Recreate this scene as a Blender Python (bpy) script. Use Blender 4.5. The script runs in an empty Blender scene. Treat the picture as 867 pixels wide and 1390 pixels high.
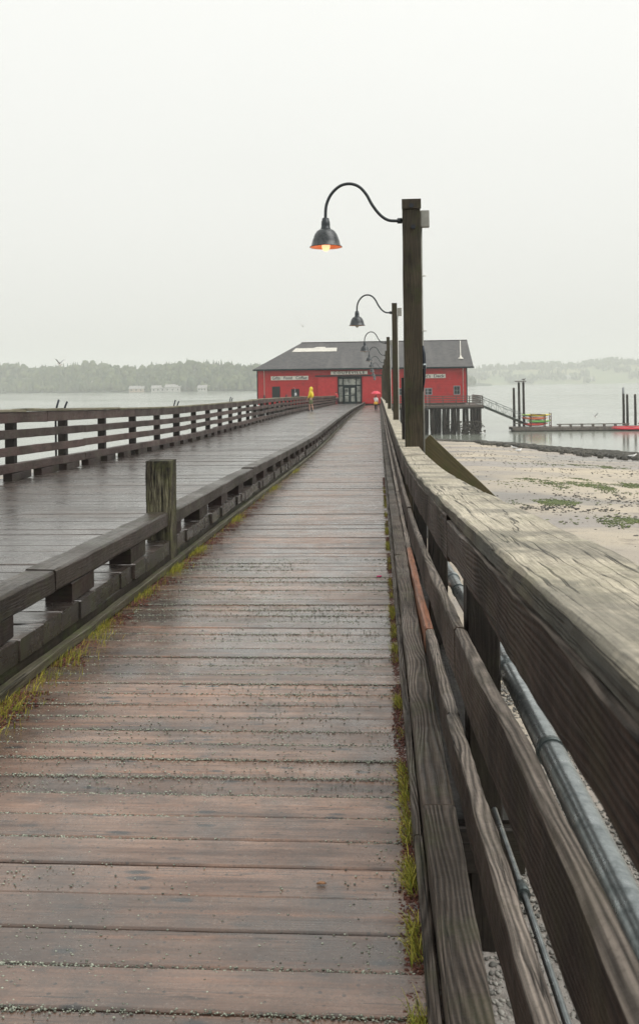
import bpy, math, random
import numpy as np
from mathutils import Vector, Matrix, noise as mnoise
random.seed(11)
R = math.radians
scene = bpy.context.scene
C = scene.collection
EYE = 6.0      # camera height above the water (water surface z = 0)

# ------------------------------------------------------------------ helpers
def herm(pts):
    xs = [p[0] for p in pts]; ys = [p[1] for p in pts]; n = len(xs)
    m = []
    for i in range(n):
        if i == 0: m.append((ys[1]-ys[0])/(xs[1]-xs[0]))
        elif i == n-1: m.append((ys[-1]-ys[-2])/(xs[-1]-xs[-2]))
        else:
            a = (ys[i]-ys[i-1])/(xs[i]-xs[i-1]); b = (ys[i+1]-ys[i])/(xs[i+1]-xs[i])
            m.append(0 if a*b <= 0 else 2*a*b/(a+b))
    def f(x):
        if x <= xs[0]: return ys[0]+m[0]*(x-xs[0])
        if x >= xs[-1]: return ys[-1]+m[-1]*(x-xs[-1])*0
        i = 0
        while xs[i+1] < x: i += 1
        h = xs[i+1]-xs[i]; t = (x-xs[i])/h
        return ((2*t**3-3*t**2+1)*ys[i]+(t**3-2*t*t+t)*h*m[i]+(-2*t**3+3*t*t)*ys[i+1]+(t**3-t*t)*h*m[i+1])
    return f
_deck = herm([(-4, 1.05), (0, 1.19), (1, 1.215), (2.9, 1.275), (3.8, 1.307), (7.1, 1.388), (10.8, 1.46), (17, 1.60),
              (25, 1.74), (35, 1.80), (46, 1.87), (61, 2.02), (76, 2.22), (96, 2.47), (112, 2.65)])
_capn = herm([(-4, .05), (0, .205), (.76, .240), (1.33, .277), (2.14, .327), (3.5, .413), (6.44, .562), (8.93, .63), (16.45, .715), (22, .78), (30, .86)])
def deck(y): return EYE-_deck(y)                 # walkway surface
def road(y): return deck(y)+.2                   # roadway surface
def cap(y):                                      # top of the right railing
    return EYE-_capn(y) if y < 25 else (EYE-_capn(y))*max(0, (30-y)/5) + (deck(y)+.95)*min(1, (y-25)/5)
_r2 = herm([(-4, .29), (.9, .292), (1.46, .298), (2.15, .325), (2.68, .34), (3.68, .355), (6.7, .38), (20, .38), (112, .38)])

class MB:
    def __init__(s): s.v = []; s.f = []; s.uv = []; s.r = []; s.sm = []; s.tp = []
    def face(s, idx, uvs=None, r=0.5, smooth=False, tp=0.):
        s.tp.append(tp)
        s.f.append(tuple(idx)); s.uv.append(uvs or [(0, 0)]*len(idx)); s.r.append(r); s.sm.append(smooth)
    def build(s, name, mat, parent=None):
        me = bpy.data.meshes.new(name); me.from_pydata(s.v, [], s.f)
        uvl = me.uv_layers.new(name='UVMap')
        flat = [c for fu in s.uv for p in fu for c in p]
        uvl.data.foreach_set('uv', flat)
        at = me.attributes.new('rnd', 'FLOAT', 'FACE'); at.data.foreach_set('value', s.r)
        at = me.attributes.new('lit_weathered_top', 'FLOAT', 'FACE'); at.data.foreach_set('value', s.tp)
        me.polygons.foreach_set('use_smooth', s.sm)
        if mat: me.materials.append(mat)
        me.update()
        o = bpy.data.objects.new(name, me); C.objects.link(o)
        if parent: o.parent = parent
        return o
    # board swept along a path; section lies in the local (side, up) plane
    def sweep(s, path, sides, ups, w, h, bev=.006, jit=0, r=None, u0=None, caps=True, rag=0):
        r = random.random() if r is None else r
        u0 = random.uniform(0, 50) if u0 is None else u0
        v0 = random.uniform(0, 50)
        hw, hh = w/2, h/2; b = min(bev, hw*.45, hh*.45)
        sec = [(-hw+b, -hh), (hw-b, -hh), (hw, -hh+b), (hw, hh-b), (hw-b, hh), (-hw+b, hh), (-hw, hh-b), (-hw, -hh+b)]
        per = [0]
        for i in range(8):
            a = sec[i]; c = sec[(i+1) % 8]; per.append(per[-1]+math.hypot(a[0]-c[0], a[1]-c[1]))
        base = len(s.v); L = 0; us = []
        sd = random.uniform(0, 100)
        for i, p in enumerate(path):
            p = Vector(p)
            if i: L += (p-Vector(path[i-1])).length
            us.append(L+u0)
            S = sides[i] if isinstance(sides, list) else sides
            U = ups[i] if isinstance(ups, list) else ups
            for k, (a, c) in enumerate(sec):
                if jit:
                    q = Vector((L*16, k*3.7+sd, sd))
                    a += jit*.45*mnoise.noise(q); c += jit*.45*mnoise.noise(q+Vector((5, 9, 2)))
                    if rag: 
                        q2 = Vector((L*2.2, k*1.3+sd, sd)); a += rag*mnoise.noise(q2); c += rag*mnoise.noise(q2+Vector((3, 3, 3)))
                s.v.append(tuple(p+S*a+U*c))
        n = len(path)
        for i in range(n-1):
            for k in range(8):
                k2 = (k+1) % 8
                a = base+i*8+k; b_ = base+i*8+k2; c_ = base+(i+1)*8+k2; d = base+(i+1)*8+k
                s.face((a, b_, c_, d), [(us[i], per[k]+v0), (us[i], per[k+1]+v0), (us[i+1], per[k+1]+v0), (us[i+1], per[k]+v0)], r, bool(jit) and k % 2 == 1, {3: .7, 4: 1., 5: .7}.get(k, 0.))  # last value marks top faces, where sky light is painted into the colour
        if caps:
            s.face([base+k for k in range(7, -1, -1)], [(sec[k][0]*.3+u0, sec[k][1]+v0) for k in range(7, -1, -1)], r, False, -1.)
            s.face([base+(n-1)*8+k for k in range(8)], [(sec[k][0]*.3+u0, sec[k][1]+v0) for k in range(8)], r, False, -1.)
    def bar(s, a, b, w, h, up=(0, 0, 1), bev=.006, seg=1, jit=0, r=None, rag=0):
        a = Vector(a); b = Vector(b); d = (b-a).normalized(); up = Vector(up)
        S = d.cross(up).normalized(); U = S.cross(d).normalized()
        s.sweep([a.lerp(b, i/seg) for i in range(seg+1)], S, U, w, h, bev, jit, r, rag=rag)
    def box(s, x0, x1, y0, y1, z0, z1, bev=.004, r=None):
        dx, dy, dz = x1-x0, y1-y0, z1-z0
        if dy >= dx and dy >= dz: s.bar(((x0+x1)/2, y0, (z0+z1)/2), ((x0+x1)/2, y1, (z0+z1)/2), dx, dz, bev=bev, r=r)
        elif dx >= dz: s.bar((x0, (y0+y1)/2, (z0+z1)/2), (x1, (y0+y1)/2, (z0+z1)/2), dy, dz, bev=bev, r=r)
        else: s.bar(((x0+x1)/2, (y0+y1)/2, z0), ((x0+x1)/2, (y0+y1)/2, z1), dx, dy, up=(0, 1, 0), bev=bev, r=r)
    def tube(s, path, rad, n=10, r=.5, caps=True):
        base = len(s.v); P = [Vector(p) for p in path]; L = 0
        rr = rad if isinstance(rad, list) else [rad]*len(P)
        nrm = None
        for i, p in enumerate(P):
            t = (P[min(i+1, len(P)-1)]-P[max(i-1, 0)]).normalized()
            if nrm is None:
                nrm = t.cross(Vector((0, 0, 1)))
                if nrm.length < .1: nrm = t.cross(Vector((0, 1, 0)))
            nrm = (nrm-t*nrm.dot(t)).normalized(); bn = t.cross(nrm)
            if i: L += (p-P[i-1]).length
            for k in range(n):
                a = 2*math.pi*k/n
                s.v.append(tuple(p+(nrm*math.cos(a)+bn*math.sin(a))*rr[i]))
        for i in range(len(P)-1):
            for k in range(n):
                k2 = (k+1) % n
                s.face((base+i*n+k, base+i*n+k2, base+(i+1)*n+k2, base+(i+1)*n+k), [(i*.3, k/n), (i*.3, (k+1)/n), (i*.3+.3, (k+1)/n), (i*.3+.3, k/n)], r, True)
        if caps:
            s.face([base+k for k in range(n-1, -1, -1)], None, r); s.face([base+(len(P)-1)*n+k for k in range(n)], None, r)
    def lathe(s, prof, c=(0, 0, 0), n=24, r=.5):
        base = len(s.v)
        for (rad, z) in prof:
            for k in range(n):
                a = 2*math.pi*k/n; s.v.append((c[0]+rad*math.cos(a), c[1]+rad*math.sin(a), c[2]+z))
        for i in range(len(prof)-1):
            for k in range(n):
                k2 = (k+1) % n
                s.face((base+i*n+k, base+i*n+k2, base+(i+1)*n+k2, base+(i+1)*n+k), None, r, True)
    def blob(s, c, rx, ry, rz, n=6, m=4, r=.5, jit=.25, rot=0):
        base = len(s.v); ca, sa = math.cos(rot), math.sin(rot)
        for i in range(1, m):
            t = math.pi*i/m
            for k in range(n):
                a = 2*math.pi*k/n; q = 1+random.uniform(-jit, jit)
                x, y, z = rx*math.sin(t)*math.cos(a)*q, ry*math.sin(t)*math.sin(a)*q, rz*math.cos(t)*q
                s.v.append((c[0]+x*ca-y*sa, c[1]+x*sa+y*ca, c[2]+z))
        t0 = len(s.v); s.v.append((c[0], c[1], c[2]+rz)); s.v.append((c[0], c[1], c[2]-rz))
        for i in range(m-2):
            for k in range(n):
                k2 = (k+1) % n
                s.face((base+i*n+k, base+(i+1)*n+k, base+(i+1)*n+k2, base+i*n+k2), None, r, True)
        for k in range(n):
            k2 = (k+1) % n
            s.face((t0, base+k, base+k2), None, r, True); s.face((t0+1, base+(m-2)*n+k2, base+(m-2)*n+k), None, r, True)
    def loft(s, rings, r=.5, smooth=True, caps=True):
        base = len(s.v); n = len(rings[0])
        for rg in rings: s.v += [tuple(p) for p in rg]
        for i in range(len(rings)-1):
            for k in range(n):
                k2 = (k+1) % n
                s.face((base+i*n+k, base+i*n+k2, base+(i+1)*n+k2, base+(i+1)*n+k), None, r, smooth)
        if caps:
            s.face([base+k for k in range(n-1, -1, -1)], None, r); s.face([base+(len(rings)-1)*n+k for k in range(n)], None, r)
    def quad(s, a, b, c, d, r=.5):
        base = len(s.v); s.v += [tuple(a), tuple(b), tuple(c), tuple(d)]
        s.face((base, base+1, base+2, base+3), [(0, 0), (1, 0), (1, 1), (0, 1)], r)

def tag(o, label, cat, group=None, kind=None):
    if label: o['label'] = label
    if cat: o['category'] = cat
    if group: o['group'] = group
    if kind: o['kind'] = kind
    return o
def thing(name, label, cat, loc=(0, 0, 0), rz=0, group=None):
    o = bpy.data.objects.new(name, None); C.objects.link(o); o.location = loc; o.rotation_euler = (0, 0, rz)
    o.empty_display_size = .2
    return tag(o, label, cat, group)
def dup(root, loc=None, rz=None, label=None, children=None):
    kids = children if children is not None else [ch for ch in bpy.data.objects if ch.parent == root]
    r = root.copy(); C.objects.link(r)
    if loc is not None: r.location = loc
    if rz is not None: r.rotation_euler = (0, 0, rz)
    if label: r['label'] = label
    for ch in kids:
        c = ch.copy(); C.objects.link(c); c.parent = r
        for g in [x for x in bpy.data.objects if x.parent == ch]:
            d = g.copy(); C.objects.link(d); d.parent = c
    return r

# ------------------------------------------------------------------ materials
class NT:
    def __init__(s, name):
        s.m = bpy.data.materials.new(name); s.m.use_nodes = True; s.t = s.m.node_tree; s.t.nodes.clear()
        s.out = s.t.nodes.new('ShaderNodeOutputMaterial'); s.b = s.t.nodes.new('ShaderNodeBsdfPrincipled')
        s.t.links.new(s.b.outputs[0], s.out.inputs[0])
    def n(s, typ, **kw):
        o = s.t.nodes.new(typ)
        for k, v in kw.items(): setattr(o, k, v)
        return o
    def set(s, sock, v):
        if isinstance(v, bpy.types.NodeSocket): s.t.links.new(v, sock)
        elif isinstance(v, (tuple, list)) and len(v) == 3 and sock.type == 'RGBA': sock.default_value = (*v, 1)
        else: sock.default_value = v
    def math(s, op, a, b=0, c=None, clamp=False):
        o = s.n('ShaderNodeMath', operation=op, use_clamp=clamp); s.set(o.inputs[0], a); s.set(o.inputs[1], b)
        if c is not None: s.set(o.inputs[2], c)
        return o.outputs[0]
    def comb(s, x, y, z=0):
        o = s.n('ShaderNodeCombineXYZ'); s.set(o.inputs[0], x); s.set(o.inputs[1], y); s.set(o.inputs[2], z); return o.outputs[0]
    def noise(s, vec, scale=1, detail=2, rough=.5):
        o = s.n('ShaderNodeTexNoise'); s.set(o.inputs['Vector'], vec); o.inputs['Scale'].default_value = scale
        o.inputs['Detail'].default_value = detail; o.inputs['Roughness'].default_value = rough; return o.outputs['Fac']
    def ramp(s, f, a, b, lo=0., hi=1.):
        o = s.n('ShaderNodeMapRange', clamp=True); s.set(o.inputs[0], f); o.inputs[1].default_value = a; o.inputs[2].default_value = b
        s.set(o.inputs[3], lo); s.set(o.inputs[4], hi); return o.outputs[0]
    def mix(s, f, a, b, mode='MIX'):
        o = s.n('ShaderNodeMix', data_type='RGBA', blend_type=mode); s.set(o.inputs[0], f); s.set(o.inputs[6], a); s.set(o.inputs[7], b); return o.outputs[2]
    def bump(s, h, strength=.3, dist=.01):
        o = s.n('ShaderNodeBump'); s.set(o.inputs['Height'], h); o.inputs['Strength'].default_value = strength; o.inputs['Distance'].default_value = dist
        s.t.links.new(o.outputs[0], s.b.inputs['Normal'])
    def fin(s, col, rough=.6, spec=.5, metal=0):
        s.set(s.b.inputs['Base Color'], col); s.set(s.b.inputs['Roughness'], rough); s.set(s.b.inputs['Specular IOR Level'], spec); s.b.inputs['Metallic'].default_value = metal
        return s.m
    def uv(s):
        o = s.n('ShaderNodeSeparateXYZ'); a = s.n('ShaderNodeUVMap'); s.t.links.new(a.outputs[0], o.inputs[0]); return o.outputs[0], o.outputs[1]
    def pos(s): return s.n('ShaderNodeNewGeometry').outputs['Position']
    def rnd(s): return s.n('ShaderNodeAttribute', attribute_name='rnd').outputs['Fac']

def wood(name, dark, mid, light, ring=420., ringamt=.5, fibre=.4, stain=(.03, .03, .03), stainamt=.6, green=None, greenamt=0., rough=(.35, .65), bump=.5, rvar=.35, k=9., lichen=None, lichenamt=0., lit_topcol=None, spec=.3, crack=.85, speck=.35, topdark=.28):
    t = NT(name); u, v = t.uv(); r = t.rnd(); r50 = t.math('MULTIPLY', r, 57.)
    n1 = t.noise(t.comb(t.math('MULTIPLY', u, 1.6), t.math('MULTIPLY', v, 11.), r50), 1, 1.5, .4)
    ph = t.math('ADD', t.math('MULTIPLY', v, ring), t.math('MULTIPLY', n1, k*6.28))
    rg = t.math('MULTIPLY_ADD', t.math('SINE', ph), .5, .5)
    fb = t.noise(t.comb(t.math('MULTIPLY', u, 7.), t.math('MULTIPLY', v, 260.), r50), 1, 3, .65)
    bl = t.noise(t.comb(t.math('MULTIPLY', u, 1.3), t.math('MULTIPLY', v, 5.), r50), 1, 5, .6)
    p = t.pos(); bp = t.noise(p, 1.7, 4, .6); fine = t.noise(p, 28, 3, .6)
    f = t.math('ADD', t.math('MULTIPLY', t.ramp(rg, 0, 1), ringamt), t.math('MULTIPLY', t.ramp(fb, .3, .7), fibre), clamp=True)
    f = t.math('MULTIPLY', f, t.ramp(bl, .3, .65, .55, 1.15), clamp=True)
    col = t.mix(t.ramp(f, 0, .5), dark, mid); col = t.mix(t.ramp(f, .5, 1), col, light)
    col = t.mix(1., col, t.comb(*[t.math('MULTIPLY_ADD', r, rvar*2, 1-rvar)]*3), 'MULTIPLY')
    col = t.mix(t.math('MULTIPLY', t.ramp(t.math('ADD', bp, t.math('MULTIPLY', t.math('SUBTRACT', bl, .5), .6)), .5, .66), stainamt), col, stain)
    if lit_topcol:
        tn = t.math('MAXIMUM', t.n('ShaderNodeAttribute', attribute_name='lit_weathered_top').outputs['Fac'], 0.)
        tc_ = t.mix(t.ramp(f, .15, .95), tuple(c*topdark for c in lit_topcol), lit_topcol)
        col = t.mix(t.math('MULTIPLY', tn, .9), col, tc_)  # tops painted paler than sides: sky light put into the colour, plus weathering
    cn = t.noise(t.comb(t.math('MULTIPLY', u, .9), t.math('MULTIPLY', v, 34.), r50), 1, 2.5, .55)
    cd_ = t.math('ABSOLUTE', t.math('SUBTRACT', cn, .5)); gate = t.ramp(t.noise(t.comb(t.math('MULTIPLY', u, .7), t.math('MULTIPLY', v, 8.), r50), 1, 2), .46, .56)
    crk = t.math('MULTIPLY', t.ramp(cd_, .004, .016, 1, 0), gate)
    col = t.mix(t.math('MULTIPLY', crk, crack), col, tuple(c*.25 for c in dark))
    spk = t.noise(p, 95, 4, .75); col = t.mix(t.math('MULTIPLY', t.ramp(spk, .52, .68), speck), col, tuple(c*.5 for c in mid))
    if green: col = t.mix(t.math('MULTIPLY', t.ramp(t.noise(p, 6, 5, .7), .5, .62), greenamt), col, green)
    if lit_topcol and topdark > .4:
        bp2 = t.noise(p, 3.4, 5, .62); col = t.mix(t.math('MULTIPLY', t.ramp(bp2, .51, .60), .5), col, (.085, .085, .075))
    if lichen: col = t.mix(t.math('MULTIPLY', t.ramp(t.math('ADD', t.math('MULTIPLY', bl, .6), t.math('MULTIPLY', fine, .45)), .47, .6), lichenamt), col, lichen)
    t.bump(t.math('ADD', t.math('MULTIPLY', rg, ringamt*.8), t.math('ADD', t.math('MULTIPLY', fb, fibre), t.math('SUBTRACT', t.math('MULTIPLY', spk, .5), t.math('MULTIPLY', crk, 1.6)))), bump, .004)
    return t.fin(col, t.ramp(t.math('ADD', bp, t.math('MULTIPLY', t.math('SUBTRACT', fine, .5), .5)), .35, .65, rough[0], rough[1]), spec)

def flat(name, col, rough=.5, metal=0, var=.25, scale=8, bump=0, spec=.5, col2=None):
    t = NT(name); p = t.pos(); n = t.noise(p, scale, 5, .65)
    c2 = col2 or tuple(c*(1-var*2) for c in col)
    t_ = t.mix(t.ramp(n, .35, .7), col, c2)
    if bump: t.bump(t.noise(p, scale*5, 4), bump, .005)
    return t.fin(t_, t.ramp(n, .3, .7, rough*.8, min(1, rough*1.25)), spec, metal)

M = {}
# walkway planks: worn wet brown-mauve
def deckmat(name, a, b, c, wet):
    t = NT(name); u, v = t.uv(); r = t.rnd(); r50 = t.math('MULTIPLY', r, 83.); p = t.pos()
    fb = t.noise(t.comb(t.math('MULTIPLY', u, 2.2), t.math('MULTIPLY', v, 130.), r50), 1, 4, .7)
    st = t.noise(t.comb(t.math('MULTIPLY', u, 1.4), t.math('MULTIPLY', v, 14.), r50), 1, 5, .65)
    big = t.noise(p, .9, 4, .6); fine = t.noise(p, 60, 3, .6); mid = t.noise(p, 7, 5, .65)
    col = t.mix(t.ramp(st, .35, .65), a, b)
    col = t.mix(t.ramp(fb, .45, .75, 0, .55), col, c)
    col = t.mix(1., col, t.comb(*[t.math('MULTIPLY_ADD', r, .72, .58)]*3), 'MULTIPLY')
    og = t.noise(t.comb(t.math('MULTIPLY', u, .8), t.math('MULTIPLY', v, 22.), r50), 1, 4, .6)
    if name == 'wet_walkway_planks': col = t.mix(t.ramp(og, .54, .70, 0, .6), col, (.36, .17, .095))
    col = t.mix(t.ramp(t.noise(p, 3.6, 6, .7), .47, .66, 0, .6), col, (.050, .046, .044))
    # dark knots and nail stains stretched along the board
    q = t.comb(t.math('MULTIPLY', u, 3.2), t.math('MULTIPLY', v, 9.), r50)
    vo = t.n('ShaderNodeTexVoronoi', feature='F1'); t.set(vo.inputs['Vector'], q); vo.inputs['Scale'].default_value = 1.9
    d = t.math('ADD', vo.outputs['Distance'], t.math('MULTIPLY', t.math('SUBTRACT', mid, .5), .5))
    col = t.mix(t.math('MULTIPLY', t.ramp(d, .10, .23, .9, 0), t.ramp(t.noise(p, 2.3, 2), .32, .44)), col, (.018, .022, .026))
    # wet dark patches
    w = t.ramp(t.math('ADD', t.math('MULTIPLY', big, .7), t.math('MULTIPLY', st, .35)), .50, .62)
    if name == 'wet_walkway_planks':
        sx = t.n('ShaderNodeSeparateXYZ'); t.set(sx.inputs[0], p)
        w = t.math('ADD', w, t.math('MULTIPLY', t.ramp(sx.outputs[0], -1.05, -1.5), t.ramp(t.math('ADD', t.math('MULTIPLY', st, .6), t.math('MULTIPLY', big, .5)), .42, .56)), clamp=True)
    col = t.mix(t.math('MULTIPLY', w, wet), col, t.mix(.5, col, (.02, .016, .014)))
    sp = t.n('ShaderNodeTexVoronoi', feature='F1'); t.set(sp.inputs['Vector'], p); sp.inputs['Scale'].default_value = 30
    col = t.mix(t.ramp(sp.outputs['Distance'], .10, .17, .7, 0), col, (.02, .02, .02))
    cn = t.noise(t.comb(t.math('MULTIPLY', u, 1.1), t.math('MULTIPLY', v, 30.), r50), 1, 3, .6)
    crk = t.math('MULTIPLY', t.ramp(t.math('ABSOLUTE', t.math('SUBTRACT', cn, .5)), .004, .018, 1, 0), t.ramp(t.noise(t.comb(t.math('MULTIPLY', u, .9), t.math('MULTIPLY', v, 7.), r50), 1, 2), .47, .57))
    col = t.mix(t.math('MULTIPLY', crk, .75), col, (.018, .013, .011))
    spk = t.noise(p, 120, 4, .75); col = t.mix(t.ramp(spk, .50, .68, 0, .5), col, (.045, .045, .038)); col = t.mix(t.ramp(spk, .40, .28, 0, .45), col, (.36, .35, .30))
    en = t.n('ShaderNodeAttribute', attribute_name='lit_weathered_top').outputs['Fac']
    col = t.mix(t.ramp(en, -1, -.5, .96, 0), col, t.mix(t.ramp(mid, .45, .66), (.008, .006, .005), (.022, .026, .009)))
    hgt = t.math('ADD', t.math('MULTIPLY', fb, .7), t.math('ADD', t.math('MULTIPLY', fine, .35), t.math('MULTIPLY', mid, .9)))
    t.bump(hgt, .4, .005)
    t.set(t.b.inputs['Coat Weight'], t.math('MULTIPLY', t.ramp(en, -1, -.5, 0, 1), t.ramp(t.math('ADD', big, t.math('MULTIPLY', t.math('SUBTRACT', st, .5), .5)), .38, .60, .22, .60))); t.set(t.b.inputs['Coat Roughness'], t.ramp(mid, .35, .6, .12, .40))
    return t.fin(col, t.math('SUBTRACT', t.ramp(mid, .3, .7, .22, .42), t.math('MULTIPLY', w, .18)), .5)
M['walk'] = deckmat('wet_walkway_planks', (.085, .046, .031), (.275, .165, .115), (.042, .028, .022), .9)
M['road'] = deckmat('wet_roadway_planks', (.034, .024, .020), (.105, .080, .068), (.015, .011, .009), .9)
M['rail'] = wood('weathered_rail_wood', (.010, .007, .006), (.045, .028, .021), (.105, .072, .055), 430, .5, .5, (.010, .007, .006), .7, (.05, .045, .02), .25, (.5, .75), .9, .3, 8, lit_topcol=(.36, .305, .26), spec=.2, topdark=.2)
M['cap'] = wood('bleached_cap_wood', (.016, .013, .010), (.060, .048, .036), (.12, .10, .075), 150, .12, .85, (.09, .09, .08), .8, (.24, .235, .15), .25, (.55, .8), .9, .1, 3, lit_topcol=(.68, .61, .475), spec=.25, topdark=.45, speck=.5)
M['beamtop'] = wood('grey_bottom_beam_wood', (.02, .016, .013), (.085, .065, .052), (.21, .17, .14), 470, .6, .45, (.018, .015, .011), .55, (.07, .075, .03), .35, (.45, .7), .9, .2, 8, spec=.25)
M['bull'] = wood('wet_kerb_rail_wood', (.009, .007, .006), (.03, .023, .019), (.07, .056, .048), 330, .35, .6, (.012, .010, .008), .7, (.04, .045, .018), .4, (.28, .5), .7, .3, 6, lit_topcol=(.11, .09, .075), spec=.28)
M['block'] = wood('dark_block_wood', (.009, .005, .004), (.030, .016, .013), (.055, .034, .027), 330, .3, .5, (.009, .007, .006), .7, (.03, .036, .012), .4, (.4, .65), .5, .3, 6)
M['mossy'] = wood('mossy_edge_beam_wood', (.009, .007, .005), (.03, .022, .015), (.055, .045, .028), 300, .3, .5, (.007, .007, .004), .7, (.026, .036, .008), .75, (.45, .75), .6, .3, 6)
M['trim'] = wood('pale_trim_wood', (.030, .026, .016), (.085, .075, .05), (.16, .145, .10), 400, .35, .5, (.04, .038, .02), .5, (.075, .09, .03), .6, (.4, .7), .6, .15, 6)
M['fence'] = wood('reddish_brown_fence_wood', (.022, .012, .010), (.075, .042, .036), (.135, .088, .076), 300, .3, .5, (.03, .022, .02), .6, (.07, .075, .045), .35, (.35, .6), .5, .35, 6)
M['fencecap'] = wood('fence_cap_wood', (.10, .09, .06), (.26, .235, .17), (.42, .39, .30), 300, .3, .5, (.07, .065, .045), .6, (.12, .13, .05), .6, (.5, .75), .5, .2, 6)
M['post'] = wood('black_post_wood', (.006, .005, .004), (.016, .012, .010), (.03, .024, .020), 300, .3, .5, (.01, .01, .01), .5, (.03, .03, .015), .3, (.4, .7), .5, .3, 6)
M['pole'] = wood('lamp_pole_wood', (.015, .011, .006), (.050, .039, .023), (.105, .084, .052), 260, .3, .6, (.012, .011, .006), .6, (.035, .040, .012), .6, (.45, .7), .7, .2, 5)
M['bollard'] = wood('split_mossy_post_wood', (.003, .002, .002), (.028, .021, .014), (.33, .31, .20), 120, .12, 1.1, (.012, .010, .008), .85, (.15, .16, .06), .35, (.5, .8), 1.5, .1, 1.5)
M['fresh'] = wood('fresh_orange_wood', (.07, .03, .018), (.24, .10, .055), (.34, .17, .10), 300, .3, .5, (.08, .04, .02), .5, None, 0, (.4, .6), .4, .1, 5)
M['brace'] = wood('brown_green_brace_wood', (.05, .042, .018), (.105, .085, .040), (.16, .125, .065), 200, .2, .5, (.04, .045, .015), .6, (.06, .07, .02), .6, (.45, .7), .4, .1, 5)
M['pile'] = flat('tarred_pile_wood', (.008, .007, .006), .75, 0, .4, 3, .4, .2, col2=(.028, .022, .017))
M['pilep'] = flat('worn_pale_pile_wood', (.09, .08, .062), .7, 0, .4, 3, .5, col2=(.03, .026, .02))
M['deckbeam'] = flat('deck_timber', (.06, .05, .042), .65, 0, .3, 4, .3, col2=(.12, .10, .085))

def redwall():
    t = NT('red_painted_siding'); p = t.pos(); sp = t.n('ShaderNodeSeparateXYZ'); t.set(sp.inputs[0], p)
    z = t.math('MULTIPLY', sp.outputs[2], 1/.2); fr = t.math('FRACT', z); fl = t.math('FLOOR', z)
    n = t.noise(t.comb(t.math('MULTIPLY', sp.outputs[0], 1.1), fl, t.math('MULTIPLY', fl, 7.3)), 1, 3); n2 = t.noise(p, 1.6, 5, .6)
    col = t.mix(n, (.45, .012, .018), (.58, .024, .026)); col = t.mix(t.ramp(n2, .5, .72, 0, .6), col, (.26, .020, .022))
    t.bump(fr, .8, .03)
    return t.fin(col, .55)
M['red'] = redwall()
M['reddoor'] = flat('bright_red_door_paint', (.56, .018, .022), .5, 0, .12, 3)
def roofmat():
    t = NT('grey_shingle_roof'); p = t.pos(); sp = t.n('ShaderNodeSeparateXYZ'); t.set(sp.inputs[0], p)
    fl = t.math('FLOOR', t.math('MULTIPLY', sp.outputs[1], 5.)); fx = t.math('FLOOR', t.math('MULTIPLY_ADD', sp.outputs[0], 3., t.math('MULTIPLY', fl, .37)))
    w = t.n('ShaderNodeTexWhiteNoise', noise_dimensions='2D'); t.set(w.inputs['Vector'], t.comb(fl, fx))
    n = t.noise(t.comb(t.math('MULTIPLY', sp.outputs[0], .9), t.math('MULTIPLY', sp.outputs[1], .12)), 1, 4)
    col = t.mix(w.outputs[0], (.055, .055, .057), (.085, .084, .084)); col = t.mix(t.ramp(n, .5, .7, 0, .5), col, (.13, .125, .12))
    return t.fin(col, .75)
M['roof'] = roofmat()
M['dark'] = flat('dark_trim_paint', (.02, .016, .02), .5, 0, .2)
M['teal'] = flat('dark_teal_paint', (.003, .018, .022), .6, 0, .2, spec=.1)
M['glass'] = flat('dark_window_glass', (.008, .018, .02), .12, 0, .3, 2, spec=.3)
M['litglass'] = flat('painted_reflection_glass', (.50, .52, .46), .15, 0, .6, 1.6, spec=.3, col2=(.01, .02, .02))  # pale blotches are reflections painted into the glass colour
M['white'] = flat('white_sign_paint', (.78, .76, .68), .5, 0, .06, 4)
M['roofwhite'] = flat('faded_roof_sign_paint', (.62, .60, .54), .6, 0, .12, 3)
M['ink'] = flat('black_sign_lettering', (.03, .03, .03), .5, 0, .1)
M['paper'] = flat('white_paper', (.8, .8, .8), .6, 0, .03)
M['grey'] = flat('grey_trim_paint', (.25, .27, .28), .5, 0, .1)
M['lamp'] = flat('black_enamelled_metal', (.022, .030, .036), .32, .3, .3, 30, .05, .6)
M['shade'] = flat('weathered_enamel_shade', (.016, .020, .023), .28, .3, .3, 22, .05, .6, col2=(.055, .062, .066))
M['inner'] = flat('glow_tinted_shade_lining', (.60, .36, .26), .5, 0, .05)  # orange of the lamp's glow is put into the lining colour
M['bolt'] = flat('dark_bolt_steel', (.04, .045, .055), .4, .8, .2)
M['galv'] = flat('galvanised_steel', (.34, .37, .375), .30, .85, .22, 26, .10, .5, col2=(.13, .15, .155))
M['white_conduit'] = flat('pale_plastic_conduit', (.62, .62, .58), .5, 0, .1)
M['box'] = flat('grey_junction_box', (.30, .30, .27), .5, 0, .15)
M['clamp'] = flat('conduit_clamp_steel', (.10, .12, .12), .45, .7, .2)
def emis(name, col, st):
    t = NT(name); t.b.inputs['Base Color'].default_value = (*col, 1)
    t.b.inputs['Emission Color'].default_value = (*col, 1); t.b.inputs['Emission Strength'].default_value = st; return t.m
M['bulb'] = emis('glowing_warm_bulb', (1., .46, .24), 1.7)
M['bulboff'] = flat('frosted_bulb_glass', (.6, .6, .55), .2, 0, .05)
for k, c in dict(kred=(.62, .04, .03), korange=(.70, .16, .06), kyellow=(.75, .62, .05), kgreen=(.15, .52, .10), klime=(.36, .62, .10), kpink=(.7, .25, .2)).items():
    M[k] = flat('kayak_plastic_'+k[1:], c, .35, 0, .08)
M['redboat'] = flat('bright_red_hull', (.72, .02, .045), .3, 0, .08)
M['rack'] = flat('brown_red_rack_timber', (.13, .045, .03), .6, 0, .2)
M['float'] = flat('float_timber', (.06, .055, .05), .7, 0, .3, 5, .3, col2=(.20, .17, .14))
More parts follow.
